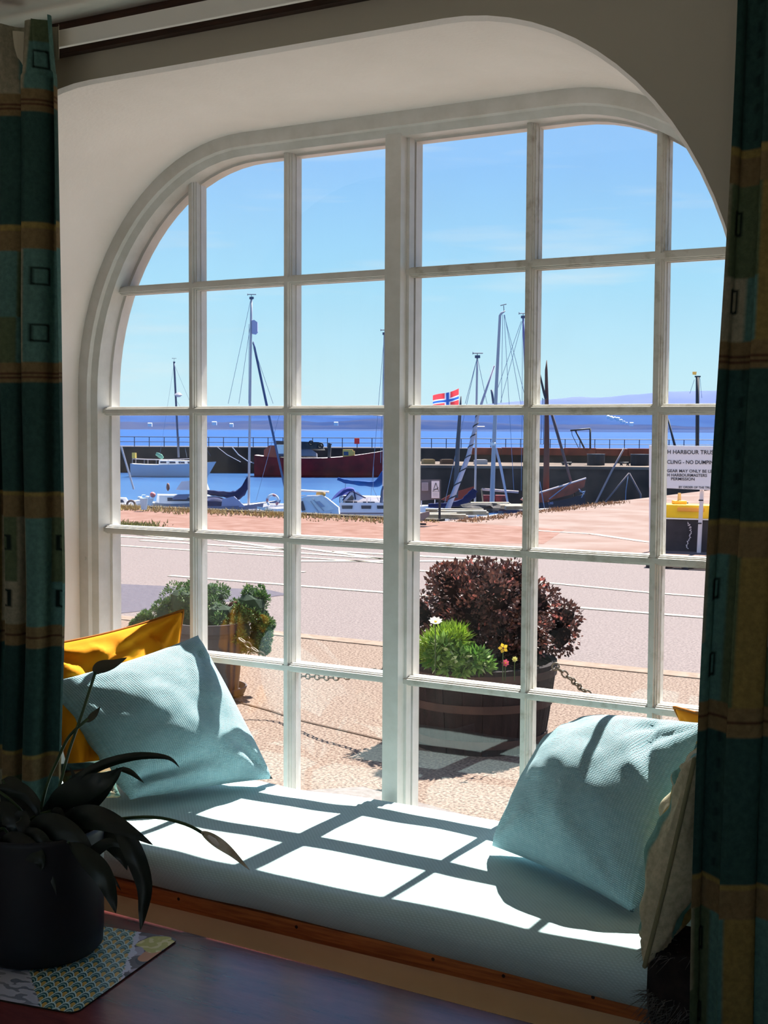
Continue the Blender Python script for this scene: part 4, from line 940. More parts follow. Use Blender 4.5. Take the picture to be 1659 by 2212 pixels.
# 7 white cuddy boat seen stern-on
b = empty('cabin_boat', W(690, 1119, 53)[:], 'white cabin boat with sloping foredeck seen end-on, left of the blue canopy', 'boat')
D7 = 53
hullp = [(646, 1078), (652, 1105), (656, 1122), (733, 1122), (731, 1096), (705, 1075), (696, 1070), (662, 1072)]
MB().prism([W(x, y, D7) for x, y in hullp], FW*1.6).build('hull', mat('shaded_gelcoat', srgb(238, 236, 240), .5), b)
MB().prism([W(x, y, D7-.03) for x, y in ((658, 1079), (684, 1072), (697, 1074), (722, 1100), (693, 1106))], FW*.1).build('foredeck', WHT, b)
MB().prism([W(x, y, D7-.06) for x, y in ((682, 1084), (690, 1082), (702, 1094), (693, 1096))], FW*.04).build('hatch', mat('grey_hatch', srgb(186, 186, 200), .5), b)
MB().prism([W(x, y, D7-.06) for x, y in ((646, 1085), (654, 1082), (660, 1102), (652, 1104))], FW*.04).build('window', WIN, b)
MB().prism([W(x, y, D7+.2) for x, y in ((658, 1075), (664, 1070), (696, 1069), (700, 1078))], FW*1).build('cabin_roof', WHT, b)
mb = MB(); mb.blob(W(693, 1068, D7+.5), .19, 3, .12, 2, sq=(1, 1, .8)); mb.build('orange_cover', mat('ochre_cover', srgb(190, 148, 84), .8), b, smooth=True)
mb = MB()
for q in (((671, 1082), (692, 1112)), ((676, 1078), (700, 1104)), ((636, 1059), (710, 1063)), ((646, 1072), (660, 1070)), ((706, 1110), (724, 1112)), ((710, 1114), (716, 1106)), ((720, 1118), (730, 1112))): mb.tube([W(*q[0], D7-.08), W(*q[1], D7-.08)], .018, 4)
mb.build('rail', ALU, b)
MB().tube([W(636, 1059, D7+2), W(711, 1063, D7+2)], .05, 6).build('boom', ALU, b)
# 8 white yacht with blue hood and mast
b = Boat('sailing_yacht', 'white yacht with blue sprayhood, three dark side windows and blue boom cover', 840, 58, 4.3, 1.8, 1.15, -.02, WHT, sheer=.1, px_y=1100)
b.cabin(-2.0, 1.2, 1.4, .52, windows=4, wz=(.25, .6)); b.rail(-2.1, 2.0, .42, 7)
D8 = 57.4
mb = MB(); mb.grid(lambda u, v: W(lerp(715, 772, u), 1084-32*(math.sin(math.pi*(.02+.70*u))**.8)*(math.sin(math.pi*(.08+.84*v))**.5)*(1 if u < .9 else .8), D8-.6+1.2*v), 14, 10); mb.build('spray_hood', mat('bright_navy_hood', srgb(44, 56, 132), .8, .2), b.root, smooth=True)
MB().prism([W(x, y, D8-.65) for x, y in ((742, 1080), (757, 1064), (773, 1062), (787, 1075), (775, 1081))], FW*.08).build('clear_screen', mat('clear_plastic', srgb(206, 212, 236), .2, .6), b.root)
MB().prism([W(x, y, D8-.7) for x, y in ((748, 1081), (760, 1069), (765, 1076), (762, 1081))], FW*.03).build('screen_shade', WIN, b.root)
mb = MB(); mb.tube([W(740, 1081, D8-.72), W(756, 1063, D8-.72), W(765, 1062, D8-.72), W(768, 1079, D8-.72)], .03, 5); mb.tube([W(760, 1061, D8-.72), W(790, 1076, D8-.72)], .03, 5); mb.build('hood_frame', NAVY, b.root)
for x0_, x1_ in ((738, 762), (780, 802), (814, 832)):
    MB().prism([W(x, y, D8-.95) for x, y in ((x0_, 1092), (x1_, 1092), (x1_-1, 1099), (x0_+1, 1099))], FW*.03).build('window', WIN, b.root)
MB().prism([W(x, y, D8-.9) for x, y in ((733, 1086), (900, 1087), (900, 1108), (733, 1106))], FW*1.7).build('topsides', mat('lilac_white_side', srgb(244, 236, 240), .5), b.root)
MB().prism([W(x, y, D8-.93) for x, y in ((734, 1108), (900, 1108), (900, 1110), (734, 1110))], FW*.03).build('rubbing_strake', mat('brown_strake', srgb(130, 104, 110), .7), b.root)
MB().prism([W(x, y, D8-.9) for x, y in ((731, 1106), (905, 1108), (900, 1128), (736, 1126))], FW*1.7).build('lower_hull', mat('pinkish_hull', srgb(240, 220, 216), .5), b.root)
mast(b.root, 57, (831, 722), (829, 1080), 6.5, ALU, stays=((830, 726, 800, 1085), (832, 724, 880, 1060), (829, 740, 822, 1000)), spreader=(806, 897, 830, 899))
furled(b.root, [(729, 1034), (750, 1040), (780, 1044), (806, 1046), (820, 1040), (829, 1018)], [3, 4.5, 5, 6, 9, 3], 57.2, BLUE, seed=5)
MB().tube([W(746, 1044, 57.2), W(746, 1060, 57.2)], .015, 4).tube([W(807, 1008, 57), W(806, 1055, 57), W(818, 1082, 57)], .012, 4).build('topping_line', WIRE, b.root)
MB().tube([W(824, 1086, 56.8), W(825, 1060, 56.8), W(828, 1050, 56.8)], [.09, .05, .04], 6).build('winch_gear', DKM, b.root)
# 9 right-hand group
b = Boat('sailing_yacht', 'cream yacht with crumpled navy sail cover and grey mast right of the warning sign', 985, 52, 3.4, 1.5, 1.0, .12, mat('cream_hull', srgb(206, 196, 176), .6), px_y=1106)
b.cabin(-1.1, .9, 1.0, .28, windows=3)
mast(b.root, 51.6, (1031, 772), (1026, 1085), 4.8, ALU, stays=((1030, 776, 1005, 872), (1032, 776, 1052, 872), (1029, 780, 960, 1090)), spreader=(1029, 922, 1047, 922))
furled(b.root, [(925, 1092), (945, 1092), (975, 1090), (1000, 1084), (1018, 1070), (1027, 1058)], [4, 5, 5, 7, 10, 5], 51.4, NAVY, seed=8)
b = Boat('sailing_yacht', 'pale yacht carrying the tall bent-top grey mast, second boat right of the warning sign', 1072, 45.6, 2.45, 1.4, .95, .1, mat('pale_cream_hull', srgb(214, 208, 190), .6), px_y=1106)
b.cabin(-1.0, .9, .9, .22, windows=2)
mb = MB(); D9 = 45.0; mb.tube([W(1062, 1106, D9), W(1067, 960, D9), W(1072, 840, D9), W(1080, 682, D9), W(1083, 677, D9), W(1091, 672, D9)], [.09, .075, .06, .045, .04, .02], 8); mb.build('mast', ALU, b.root, smooth=True)
mb = MB(); mb.tube([W(1089, 674, D9), W(1088, 660, D9)], .012, 4); mb.tube([W(1081, 660, D9), W(1094, 657, D9)], .015, 4); mb.build('wind_vane', DKM, b.root)
mb = MB()
for q in ((1089, 680, 1140, 880), (1089, 680, 1110, 1060), (1086, 680, 1083, 870), (1090, 680, 1165, 1095)): mb.tube([W(q[0], q[1], D9), W(q[2], q[3], D9)], .009, 3)
mb.build('rigging', WIRE, b.root)
MB().tube([W(1060, 959, D9-.1), W(1070, 959, D9-.1)], [.06, .05], 6).build('mast_lamp', WHT, b.root)
MB().tube([W(1071, 968, D9), W(1082, 1010, D9), W(1099, 1098, D9)], [.045, .05, .035], 6).build('white_pole', mat('white_pole', srgb(206, 196, 206), .6), b.root)
b = Boat('sailing_yacht', 'dark hulled yacht with tall mast half hidden behind a glazing bar', 1150, 61, 3.0, 1.4, .9, .1, mat('dark_hull2', srgb(60, 60, 80), .6), px_y=1100)
mast(b.root, 56, (1130, 686), (1146, 1090), 5, mat('violet_mast', srgb(118, 112, 160), .5), stays=((1128, 694, 1081, 870), (1126, 694, 1073, 845), (1129, 700, 1126, 1060)))
# leaning striped pole
sp_ = empty('striped_pole', W(962, 1112, 47)[:], 'leaning pale pole wrapped with a black spiral stripe', 'pole')
mb = MB(); mb.tube([W(962, 1112, 47), W(1012, 985, 47), W(1034, 890, 47), W(1042, 866, 47), (W(1068, 790, 47))], [.10, .085, .06, .045, .03], 8); mb.build('pole', mat('pale_pole', srgb(190, 178, 190), .6), sp_, smooth=True)
A_, B_, C_ = W(962, 1112, 47), W(1012, 985, 47), W(1034, 890, 47)
mb = MB(); hel = []
for k in range(161):
    t = k/160; c = A_.lerp(B_, t*2) if t < .5 else B_.lerp(C_, t*2-1); dd = (C_-A_).normalized(); s1 = dd.cross(FW).normalized(); s2 = dd.cross(s1); a = t*2*math.pi*8.5
    hel.append(c+(s1*math.cos(a)+s2*math.sin(a))*lerp(.098, .062, t))
mb.tube(hel, .022, 5); mb.build('spiral_stripe', mat('black_tape', srgb(32, 36, 44), .6), sp_)
# flag and its staff
st = empty('flagstaff', W(983, 1080, 50)[:], 'dark wooden flagstaff flying a red flag with a blue and white cross', 'flagpole')
MB().tube([W(984, 1075, 50), W(989, 960, 50), W(994, 885, 50), W(996, 856, 50)], [.10, .085, .06, .02], 8).build('pole', mat('staff_wood', srgb(88, 88, 94), .8), st, smooth=True)
mb = MB(); cols = []; nu, nv = 60, 40
for j in range(nv+1):
    for i in range(nu+1):
        u, v = i/nu, j/nv      # u from hoist (right) to fly (left)
        x = 991-56*u; y = lerp(839, 874, v)+(17*u+2*math.sin(u*5))*(1-v*.25)+v*3*(1-u)
        mb.v.append(tuple(W(x, y, 49.9+.12*math.sin(u*7+v)))); 
        c = srgb(238, 74, 82)
        if abs(u-.43) < .11 or abs(v-.5) < .15: c = srgb(248, 246, 252)
        if abs(u-.43) < .055 or abs(v-.5) < .075: c = srgb(58, 112, 200)
        cols.append(c)
k = nu+1; mb.f = [(j*k+i, j*k+i+1, (j+1)*k+i+1, (j+1)*k+i) for j in range(nv) for i in range(nu)]; mb.m = [0]*len(mb.f)
mb.build('flag', mat('flag_cloth', (.5, .5, .5), .8, .1, attr=True, ns=0, trans=.4), st, smooth=True, cols=cols)
# dark tall gaff mast with rust hull
b = Boat('fishing_boat', 'rust red wooden fishing boat with dark tall mast lying against the inner pier', 1200, 50, 3.3, 1.5, 1.2, .0, mat('black_hull', srgb(52, 50, 60), .8, c2=srgb(84, 66, 64), ns=4), sheer=.5, px_y=1090)
MB().prism([W(x, y, 49.4) for x, y in ((1128, 1078), (1163, 1066), (1222, 1048), (1266, 1034), (1262, 1052), (1235, 1068), (1190, 1080), (1150, 1090))], FW*.8).build('bulwark', mat('rust_plank', srgb(160, 84, 68), .85, c2=srgb(116, 66, 58), ns=3), b.root)
MB().tube([W(1128, 1077, 49.3), W(1163, 1065, 49.3), W(1222, 1047, 49.3), W(1266, 1033, 49.3)], .035, 5).build('gunwale', mat('worn_white', srgb(206, 190, 190), .7), b.root)
MB().prism([W(x, y, 49.2) for x, y in ((1162, 1088), (1215, 1080), (1262, 1068), (1266, 1090), (1215, 1096), (1162, 1099))], FW*.5).build('lower_strakes', mat('black_strake', srgb(50, 50, 60), .8), b.root)
def text(name, s, loc, size, m, parent, rx=None, align='CENTER', ext=.004, dirx=None, up=None):
    cu = bpy.data.curves.new(name, 'FONT'); cu.body = s; cu.size = size; cu.align_x = align; cu.extrude = ext; cu.resolution_u = 3; cu.offset = size*.010
    o = bpy.data.objects.new(name, cu); col.objects.link(o)
    dx = (dirx or RT).normalized(); uz = (up or V((0, 0, 1))); nz_ = dx.cross(uz).normalized(); uz = nz_.cross(dx)
    mtx = Matrix(((dx.x, uz.x, nz_.x, loc[0]), (dx.y, uz.y, nz_.y, loc[1]), (dx.z, uz.z, nz_.z, loc[2]), (0, 0, 0, 1)))
    dg = bpy.context.evaluated_depsgraph_get(); me = bpy.data.meshes.new_from_object(o.evaluated_get(dg)); bpy.data.objects.remove(o); bpy.data.curves.remove(cu)
    me.transform(mtx); me.materials.clear(); me.materials.append(m)
    if parent: me.transform(Matrix.Translation(-V(parent.location)))
    o = bpy.data.objects.new(name, me); col.objects.link(o); o.parent = parent; return o
text('hull_number', '190', W(1190, 1090, 49.0), .13, mat('blue_white_letters', srgb(150, 160, 196), .7), b.root, dirx=(W(1220, 1083, 49)-W(1180, 1091, 49)))
mb = MB(); mb.tube([W(1179, 1095, 50), W(1181, 960, 50), W(1181, 868, 50), W(1180, 800, 50), W(1181, 778, 50)], [.13, .11, .08, .055, .01], 8); mb.build('mast', BRN, b.root, smooth=True)
MB().tube([W(1163, 796, 49.8), W(1175, 848, 49.8), W(1179, 862, 49.8)], [.03, .05, .05], 6).build('gaff', BLK, b.root)
MB().tube([W(1188, 880, 49.7), W(1205, 940, 49.7), W(1225, 1010, 49.7), W(1247, 1088, 49.7)], [.06, .06, .05, .04], 6).build('derrick', mat('grey_brown_spar', srgb(92, 76, 80), .8), b.root, smooth=True)
mb = MB()
for q in ((1172, 860, 1168, 960), (1175, 862, 1174, 960), (1166, 1040, 1176, 1098), (1186, 1078, 1235, 1040), (1250, 1056, 1262, 1068), (1252, 1062, 1264, 1062), (1256, 1075, 1264, 1060)): mb.tube([W(q[0], q[1], 49.2), W(q[2], q[3], 49.2)], .018, 4)
mb.build('rigging', WIRE, b.root)
pole('boat_spar', [W(1285, 1090, 48), W(1322, 1016, 48), W(1348, 968, 48)], [.035, .035, .03], mat('grey_spar', srgb(150, 134, 136), .8), 'long leaning grey spar against the inner pier right of the rusty boat', 'spar')
af = empty('a_frame', W(1345, 1085, 48)[:], 'dark inverted V shaped timber frame against the inner pier wall', 'frame')
pole('strut', [W(1304, 1088, 48), W(1359, 1022, 48)], .03, mat('grey_timber', srgb(108, 98, 104), .9), parent=af); pole('strut', [W(1359, 1022, 48), W(1384, 1068, 48), W(1384, 1082, 48)], .03, mat('grey_timber', srgb(108, 98, 104), .9), parent=af)
pole('rope', [W(1357, 1026, 48), W(1352, 1060, 48), W(1351, 1086, 48)], .012, WIRE, parent=af)
pole('short_mast', [W(1066, 872, 52), W(1062, 842, 52)], .05, DKM, 'short grey mast top showing between the two tall grey masts', 'mast')
# low red machinery frame behind
fr = empty('deck_frame', W(1080, 1085, 53)[:], 'pale tubular frame over red machinery between the masts', 'frame')
pole('top_bar', [W(1041, 1057, 53), W(1120, 1063, 53)], .05, mat('lilac_bar', srgb(176, 156, 160), .7), parent=fr); pole('post', [W(1040, 1056, 53), W(1044, 1092, 53)], .03, mat('tan_post', srgb(150, 134, 110), .7), parent=fr)
for x in (1056, 1082): MB().box((-.22, -.2, -.5), (.22, .2, .12), rot=rotz(-YAW), at=W(x, 1076, 53.3)[:]).build('red_machinery', mat('red_gear', srgb(150, 42, 50), .7, c2=srgb(60, 34, 44), ns=4), fr)
MB().prism([W(x, y, 54) for x, y in ((953, 1079), (985, 1062), (1025, 1050), (1025, 1072), (975, 1086))], FW*.4).build('red_bulwark', mat('rust_red_side', srgb(120, 56, 50), .85), fr)
# planks and scrap along the corner of the quay
rr = random.Random(5)
spots = [(930, 1117, 1.0, .05), (1000, 1112, .9, .1), (985, 1108, 1.1, -.05), (1070, 1099, 1.1, .02), (1100, 1097, .9, -.08), (1060, 1093, .8, .05), (1125, 1101, .6, .1), (960, 1120, .8, -.02)]
names = ['lowest of the pale planks by the sign post', 'pale plank under the navy sail', 'long pale plank beside the striped pole', 'long cream board beside the bent mast', 'cream board right of the bent mast', 'short cream board behind the bent mast', 'pale board at the right corner of the quay edge', 'whitish board in front of the sign post']
for (px, py, L_, an), lb_ in zip(spots, names):
    p = onZ(px, py, 0); tag(MB().box((-L_/2, -.08, 0), (L_/2, .08, .05), rot=rotz(-YAW+an), at=(p.x, p.y, 0)).box((-L_/2, -.10, .05), (L_/2*.9, .06, .075), rot=rotz(-YAW+an+.03), at=(p.x, p.y, 0)).build('board', mat('pale_timber', srgb(226, 212, 184), .9, c2=srgb(180, 160, 132), ns=6)), lb_, 'board', 'boards on the quay edge')
p = onZ(1035, 1104, 0); mb = MB(); mb.blob((p.x, p.y, .07), .22, 3, .4, 2, sq=(1.6, 1, .35)); tag(mb.build('rope_heap', mat('dark_net', srgb(50, 50, 58), .95, c2=srgb(90, 84, 80), ns=20)), 'dark heap of rope on the quay edge below the grey masts', 'rope heap')
# right-hand mast with yellow flag
rm_ = empty('signal_mast', W(1505, 1008, 76)[:], 'dark mast with small yellow flag seen above the harbour sign', 'mast')
MB().tube([W(1506, 1008, 76), W(1507, 815, 76)], .11, 8).build('mast_pole', BLK, rm_, smooth=True); MB().box((-.16, -.05, 0), (.16, .05, .08), rot=rotz(-YAW), at=W(1507, 815, 76)[:]).build('mast_head', BLK, rm_)
MB().prism([W(x, y, 76) for x, y in ((1496, 803), (1505, 803), (1504, 810), (1496, 809))], FW*.02).build('pennant', mat('yellow_pennant', srgb(255, 220, 120), .7, trans=.3), rm_)
MB().tube([W(1500, 820, 76), W(1490, 850, 76)], .012, 3).tube([W(1512, 817, 76), W(1516, 860, 76)], .012, 3).build('halyards', WIRE, rm_)
pole('leaning_spar', [W(1472, 1012, 74.5), W(1459, 968, 74.5), W(1443, 905, 74.5)], [.09, .08, .05], BLK, 'dark spar leaning above the left part of the harbour sign', 'spar')

# ================================================================== signs and box on the quay
SIGNW = mat('sign_white', srgb(255, 244, 244), .6, .3); SBLK = mat('sign_letters', srgb(40, 36, 48), .6)
sy = onZ(1505, 1196, 0); 
dS = (V((onZ(1510, 1195, 0).x, onZ(1510, 1195, 0).y, 0))-V((onZ(1405, 1192, 0).x, onZ(1405, 1192, 0).y, 0))).normalized()
def sgn(px, py): # point on the sign's plane
    r = FW + RT*((px-829.5)/FPX) - UP*((py-1106)/FPX); n_ = V((-dS.y, dS.x, 0)); P0 = onZ(1405, 1192, 0); t = (P0-CAM).dot(n_)/r.dot(n_); return CAM+r*t
nS = V((-dS.y, dS.x, 0))
if nS.dot(FW) < 0: nS = -nS
sg = empty('harbour_sign', onZ(1455, 1193, 0)[:], 'white harbour notice board on two grey posts, partly behind a glazing bar', 'sign')
MB().prism([sgn(1402, 962), sgn(1402, 1053), sgn(1562, 1060), sgn(1562, 964)], nS*.03).build('board', SIGNW, sg, bevel=.003)
G_ = mat('galvanised_post', srgb(240, 226, 226), .5, .4)
MB().tube([sgn(1404.5, 1194)+nS*.06, sgn(1404.5, 970)+nS*.06], .018, 8).build('post', G_, sg)
pb = sgn(1509, 1196)+nS*.08; MB().tube([pb, sgn(1514, 1100)+nS*.07, sgn(1517, 1040)+nS*.06], .027, 10).build('post', G_, sg)
for px, py in ((1514, 1081), (1510.5, 1131)): MB().tube([sgn(px-5, py)+nS*.04, sgn(px+5, py)+nS*.04], .008, 6).build('clamp', SBLK, sg)
for s, x, y, hpx, al in (('H HARBOUR TRUST', 1441.0, 980.3, 8.6, 'LEFT'), ('CLING - NO DUMPING', 1440.5, 1001.7, 8.0, 'LEFT'), ('GEAR MAY ONLY BE LEFT', 1440.5, 1020.0, 6.3, 'LEFT'), ('H HARBOURMASTERS', 1440.5, 1029.0, 6.3, 'LEFT'), ('PERMISSION', 1475, 1037.7, 6.2, 'CENTER'), ('BY ORDER OF THE TRUST', 1466, 1054.4, 4.6, 'LEFT')):
    k = (sgn(x, y)-sgn(x, y-hpx)).length/.70
    o = text('lettering', s, (sgn(x, y)-nS*.004)[:], k, SBLK, sg, align=al, dirx=dS, ext=.001)
    # fit measured widths
    tw = {'H HARBOUR TRUST': 107, 'CLING - NO DUMPING': 108, 'GEAR MAY ONLY BE LEFT': 108, 'H HARBOURMASTERS': 86, 'PERMISSION': 51, 'BY ORDER OF THE TRUST': 76}[s]
    ws = [(v.co).dot(dS) for v in o.data.vertices]; w0 = (max(ws)-min(ws)); want = (sgn(x+tw, y)-sgn(x, y)).length; s_ = want/w0; x0_ = min(ws) if al == 'LEFT' else (min(ws)+max(ws))/2
    for v in o.data.vertices: v.co += dS*((v.co.dot(dS)-x0_)*(s_-1))
# warning sign
ws_ = empty('warning_sign', onZ(948, 1124, 0)[:], 'grey panel with white warning triangle notice on a dark post by the quay corner', 'sign')
dW = 21.0
MB().prism([W(x, y, dW) for x, y in ((903, 1036), (903, 1082), (951, 1078), (951, 1036))], FW*.03).build('panel', mat('grey_panel', srgb(112, 104, 110), .7), ws_)
MB().prism([W(x, y, dW-.03) for x, y in ((932, 1039), (932, 1076), (949, 1076), (949, 1039))], FW*.02).build('notice', SIGNW, ws_)
MB().prism([W(x, y, dW-.03) for x, y in ((911, 1042), (911, 1060), (925, 1060), (925, 1042))], FW*.02).build('small_notice', mat('grey_notice', srgb(176, 166, 174), .6), ws_)
def stroke(pts, r, nm, par, m=SBLK): return MB().tube(pts, r, 4).build(nm, m, par)
T_ = [W(x, y, dW-.035) for x, y in ((941.5, 1043), (935, 1062), (948, 1062), (941.5, 1043))]; stroke(T_, .005, 'triangle', ws_)
stroke([W(x, y, dW-.036) for x, y in ((937.5, 1059), (941, 1056.5), (944, 1057), (946, 1052.5))], .006, 'slipping_symbol', ws_)
mb = MB()
for y in (1066, 1069, 1072): mb.tube([W(935, y, dW-.036), W(946, y, dW-.036)], .0018, 4)
for y in (1045, 1048, 1051, 1054, 1057): mb.tube([W(913, y, dW-.036), W(923, y, dW-.036)], .0018, 4)
mb.build('small_print', mat('grey_print', srgb(120, 110, 118), .7), ws_)
MB().tube([W(949.5, 1121, dW+.05), W(950, 1036, dW+.05)], .02, 8).build('post', BLK, ws_)
MB().prism([W(x, y, dW+.1) for x, y in ((903, 1110), (903, 1128), (914, 1124), (928, 1114), (928, 1104))], FW*.4).build('concrete_foot', mat('grey_block', srgb(140, 128, 128), .9), ws_)
# yellow and dark tank on the quay
tk = empty('yellow_tank', onZ(1480, 1196, 0)[:], 'dark tank with bright yellow lid standing behind the harbour sign post', 'tank')
c0 = onZ(1416, 1194, 0); c1 = onZ(1600, 1201, 0); dT = (c1-c0).normalized(); nT = V((-dT.y, dT.x, 0)); TD = .35
c0 = c0+nT*.35; c1 = c1+nT*.35; dist_ = 2880/16.9
zt1 = .40
DT = mat('dark_tank_body', srgb(74, 70, 74), .8, .2, c2=srgb(56, 52, 58), ns=5)
MB().prism([(p.x, p.y, 0) for p in (c0, c1, c1+nT*TD, c0+nT*TD)], (0, 0, zt1)).build('tank_body', DT, tk)
MB().prism([(p.x, p.y, zt1) for p in (c0-nT*.03-dT*.02, c1-nT*.03, c1+nT*(TD+.03), c0+nT*(TD+.03)-dT*.02)], (0, 0, .015)).build('white_lip', WHT, tk)
YEL = mat('bright_yellow', srgb(244, 200, 28), .5, .3, c2=srgb(232, 184, 24), ns=3)
MB().prism([(p.x, p.y, zt1+.015) for p in (c0, c1, c1+nT*TD, c0+nT*TD)], (0, 0, .165)).build('lid', YEL, tk, bevel=.01)
q = c0.lerp(c1, .2); q2 = c0.lerp(c1, .52); MB().prism([(p.x, p.y, zt1+.10) for p in (q-nT*.015, q2-nT*.015, q2+nT*.02, q+nT*.02)], (0, 0, .05)).build('orange_handle', mat('orange_recess', srgb(238, 160, 60), .6), tk, bevel=.008)
pc = onZ(1452, 1106, 0)
pc = c0.lerp(c1, .19)+nT*.2
MB().box((-.08, -.08, 0), (.08, .08, .045), rot=rotz(-YAW), at=(pc.x, pc.y, zt1+.18)).build('cap_base', mat('ochre_cap', srgb(222, 168, 52), .6), tk, bevel=.01)
MB().tube([(pc.x, pc.y, zt1+.2), (pc.x, pc.y, zt1+.32)], [.025, .02], 8).build('cap', mat('grey_cap', srgb(190, 160, 110), .6), tk)
mb = MB(); rr = random.Random(9); 
for k in range(34):
    t = k/33; p = c0.lerp(c1, .33+.03*math.sin(t*5)+.03*t)-nT*.012; mb.tube([(p.x, p.y, .37-t*.33), (p.x+rr.uniform(-.02, .02), p.y, .365-t*.33)], .006, 4)
mb.build('hanging_chain', G_, tk)
p = W(1476, 1094, 19); bo = empty('bollard', (p.x, p.y, 0), 'short dark iron bollard behind the yellow tank', 'bollard'); MB().lathe([(.045, 0), (.045, .30), (.06, .31), (.06, .34), (.0, .345)], 12, at=(onZ(1478, 1130, 0).x, onZ(1478, 1130, 0).y, 0)).build('bollard_body', BLK, bo)
# pallet with ropes in front of the tank
pl = empty('pallet', onZ(1450, 1235, 0)[:], 'weathered pallet with rope and netting lying in front of the dark tank', 'pallet')
e0, e1 = onZ(1392, 1226, 0), onZ(1562, 1234, 0); dP = (e1-e0).normalized(); nP = V((-dP.y, dP.x, 0))
for k in range(5):
    a = e0+nP*(.10*k); b_ = e1+nP*(.10*k); MB().prism([(p.x, p.y, .045) for p in (a, b_, b_+nP*.075, a+nP*.075)], (0, 0, .015)).build('plank', mat('weathered_plank', srgb(200, 176, 150), .9, c2=srgb(150, 130, 112), ns=6), pl)
for t in (.02, .5, .95):
    a = e0.lerp(e1, t); MB().prism([(p.x, p.y, 0) for p in (a, a+dP*.05, a+dP*.05+nP*.48, a+nP*.48)], (0, 0, .045)).build('bearer', DT, pl)
mb = MB(); rr = random.Random(4)
for k in range(10):
    p = e0.lerp(e1, .08+k*.09)+nP*rr.uniform(.1, .4); mb.blob((p.x, p.y, .085), .055, k, .4, 1, sq=(1.4, 1, .6))
mb.build('netting', mat('dark_netting', srgb(66, 62, 60), .95, c2=srgb(120, 108, 96), ns=30), pl)

# ================================================================== planters by the window
GK = .42
BARW = mat('dark_barrel_oak', srgb(60, 46, 48), .85, .2, c2=srgb(40, 32, 36), ns=8, stretch=(6, 6, 1), bump=.3, bs=20)
HOOP = mat('rusty_hoop', srgb(92, 66, 60), .7, .3, c2=srgb(70, 48, 46), ns=10)
PB = V((-2.87, 5.71, 0)); HB = .402
bp = empty('barrel_planter', PB[:], 'dark half barrel planter on the pavement right outside the window', 'planter')
ns_ = 24
def br(z): return .318+.056*(z/HB)**.9
for k in range(ns_):
    mb = MB(); a0_, a1_ = 2*math.pi*k/ns_+.003, 2*math.pi*(k+1)/ns_-.003; vs = []; zz = [0, .14, .28, HB]
    jit = .002*((k*7) % 3)
    for z in zz:
        for rr_, a in ((br(z)+jit, a0_), (br(z)+jit, (a0_+a1_)/2), (br(z)+jit, a1_), (br(z)-.025, a1_), (br(z)-.025, a0_)): vs.append(PB+V((rr_*math.cos(a), rr_*math.sin(a), z)))
    fs = [(i*5+j, i*5+(j+1) % 5, (i+1)*5+(j+1) % 5, (i+1)*5+j) for i in range(3) for j in range(5)]+[(4, 3, 2, 1, 0), (15, 16, 17, 18, 19)]
    mb.add(vs, fs); mb.build('stave', BARW, bp)
for z in (.05, .22, .36): MB().lathe([(br(z)+.001, -.018), (br(z)+.007, -.018), (br(z+.02)+.007, .02), (br(z+.02)+.001, .02)], 48, at=PB+V((0, 0, z))).build('hoop', HOOP, bp)
MB().lathe([(.348, HB-.025), (.33, HB-.02), (.2, HB), (0, HB+.01)], 32, at=PB).build('soil', mat('potting_soil', srgb(40, 30, 24), .95), bp)
GK = .7
def foliage(mb, centers, n, size, rnd, shape=1.0, up=.2, cnt=0):
    """small folded leaves over the surface of clumps"""
    for _ in range(n):
        c, r = rnd.choice(centers); d = V((rnd.gauss(0, 1), rnd.gauss(0, 1), rnd.gauss(0, 1))).normalized()
        p = V(c)+d*r*rnd.uniform(.62, 1.05); nrm = (d+V((rnd.gauss(0, .5), rnd.gauss(0, .5), up+rnd.gauss(0, .3)))).normalized()
        t = nrm.cross(V((rnd.gauss(0, 1), rnd.gauss(0, 1), rnd.gauss(0, 1)))).normalized(); s = size*rnd.uniform(.6, 1.25); b = nrm.cross(t)
        tip = p+nrm*s; w_ = s*.26*shape
        mb.add([p, p+nrm*s*.45+t*w_+b*w_*.3, tip, p+nrm*s*.45-t*w_+b*w_*.3], [(0, 1, 2), (0, 2, 3)])
def add_tint(o, c1, c2, c3=None, seed=1, per=4):
    me = o.data; rnd = random.Random(seed); ca = me.color_attributes.new('Col', 'FLOAT_COLOR', 'POINT'); cur = None; buf = []
    for i in range(len(me.vertices)):
        if i % per == 0:
            t = rnd.random(); cur = tuple(lerp(a, b, t) for a, b in zip(c1, c2))
            if c3 and rnd.random() < .06: cur = c3
        buf += [*cur, 1]
    ca.data.foreach_set('color', buf)
LEAFA = mat('small_leaf', (.5, .5, .5), .5, .35, attr=True, ns=0, trans=.25)
rr = random.Random(21)
sh = empty('shrub', (PB+V((.02, .06, HB)))[:], 'bushy dark red leaved shrub growing in the half barrel', 'shrub')
C0 = PB+V((-.01, .10, HB)); cent = []
for k in range(34):
    a = rr.uniform(0, 6.283); q = rr.random()**.5; z = rr.uniform(.02, .34); rad = .30*q*(1-.35*(z/.4)**2)
    cent.append((C0+V((rad*math.cos(a)*1.12+.0, rad*math.sin(a)*.85, z)), rr.uniform(.085, .135)))
for q in ((.36, -.0, .10, .10), (.38, .05, .18, .09), (-.33, .0, .20, .11), (-.20, 0, .36, .09), (.12, 0, .38, .09), (-.05, .05, .38, .10)):
    cent.append((C0+RT*q[0]+FW*q[1]+V((0, 0, q[2])), q[3]))
mb = MB(); foliage(mb, cent, 17000, .024, rr, 1.3)
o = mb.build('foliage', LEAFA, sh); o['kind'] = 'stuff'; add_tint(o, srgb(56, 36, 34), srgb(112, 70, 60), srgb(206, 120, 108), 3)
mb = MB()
for c, r in cent: mb.blob(c, r*.60, seed=r*50, amp=.2, n=1)
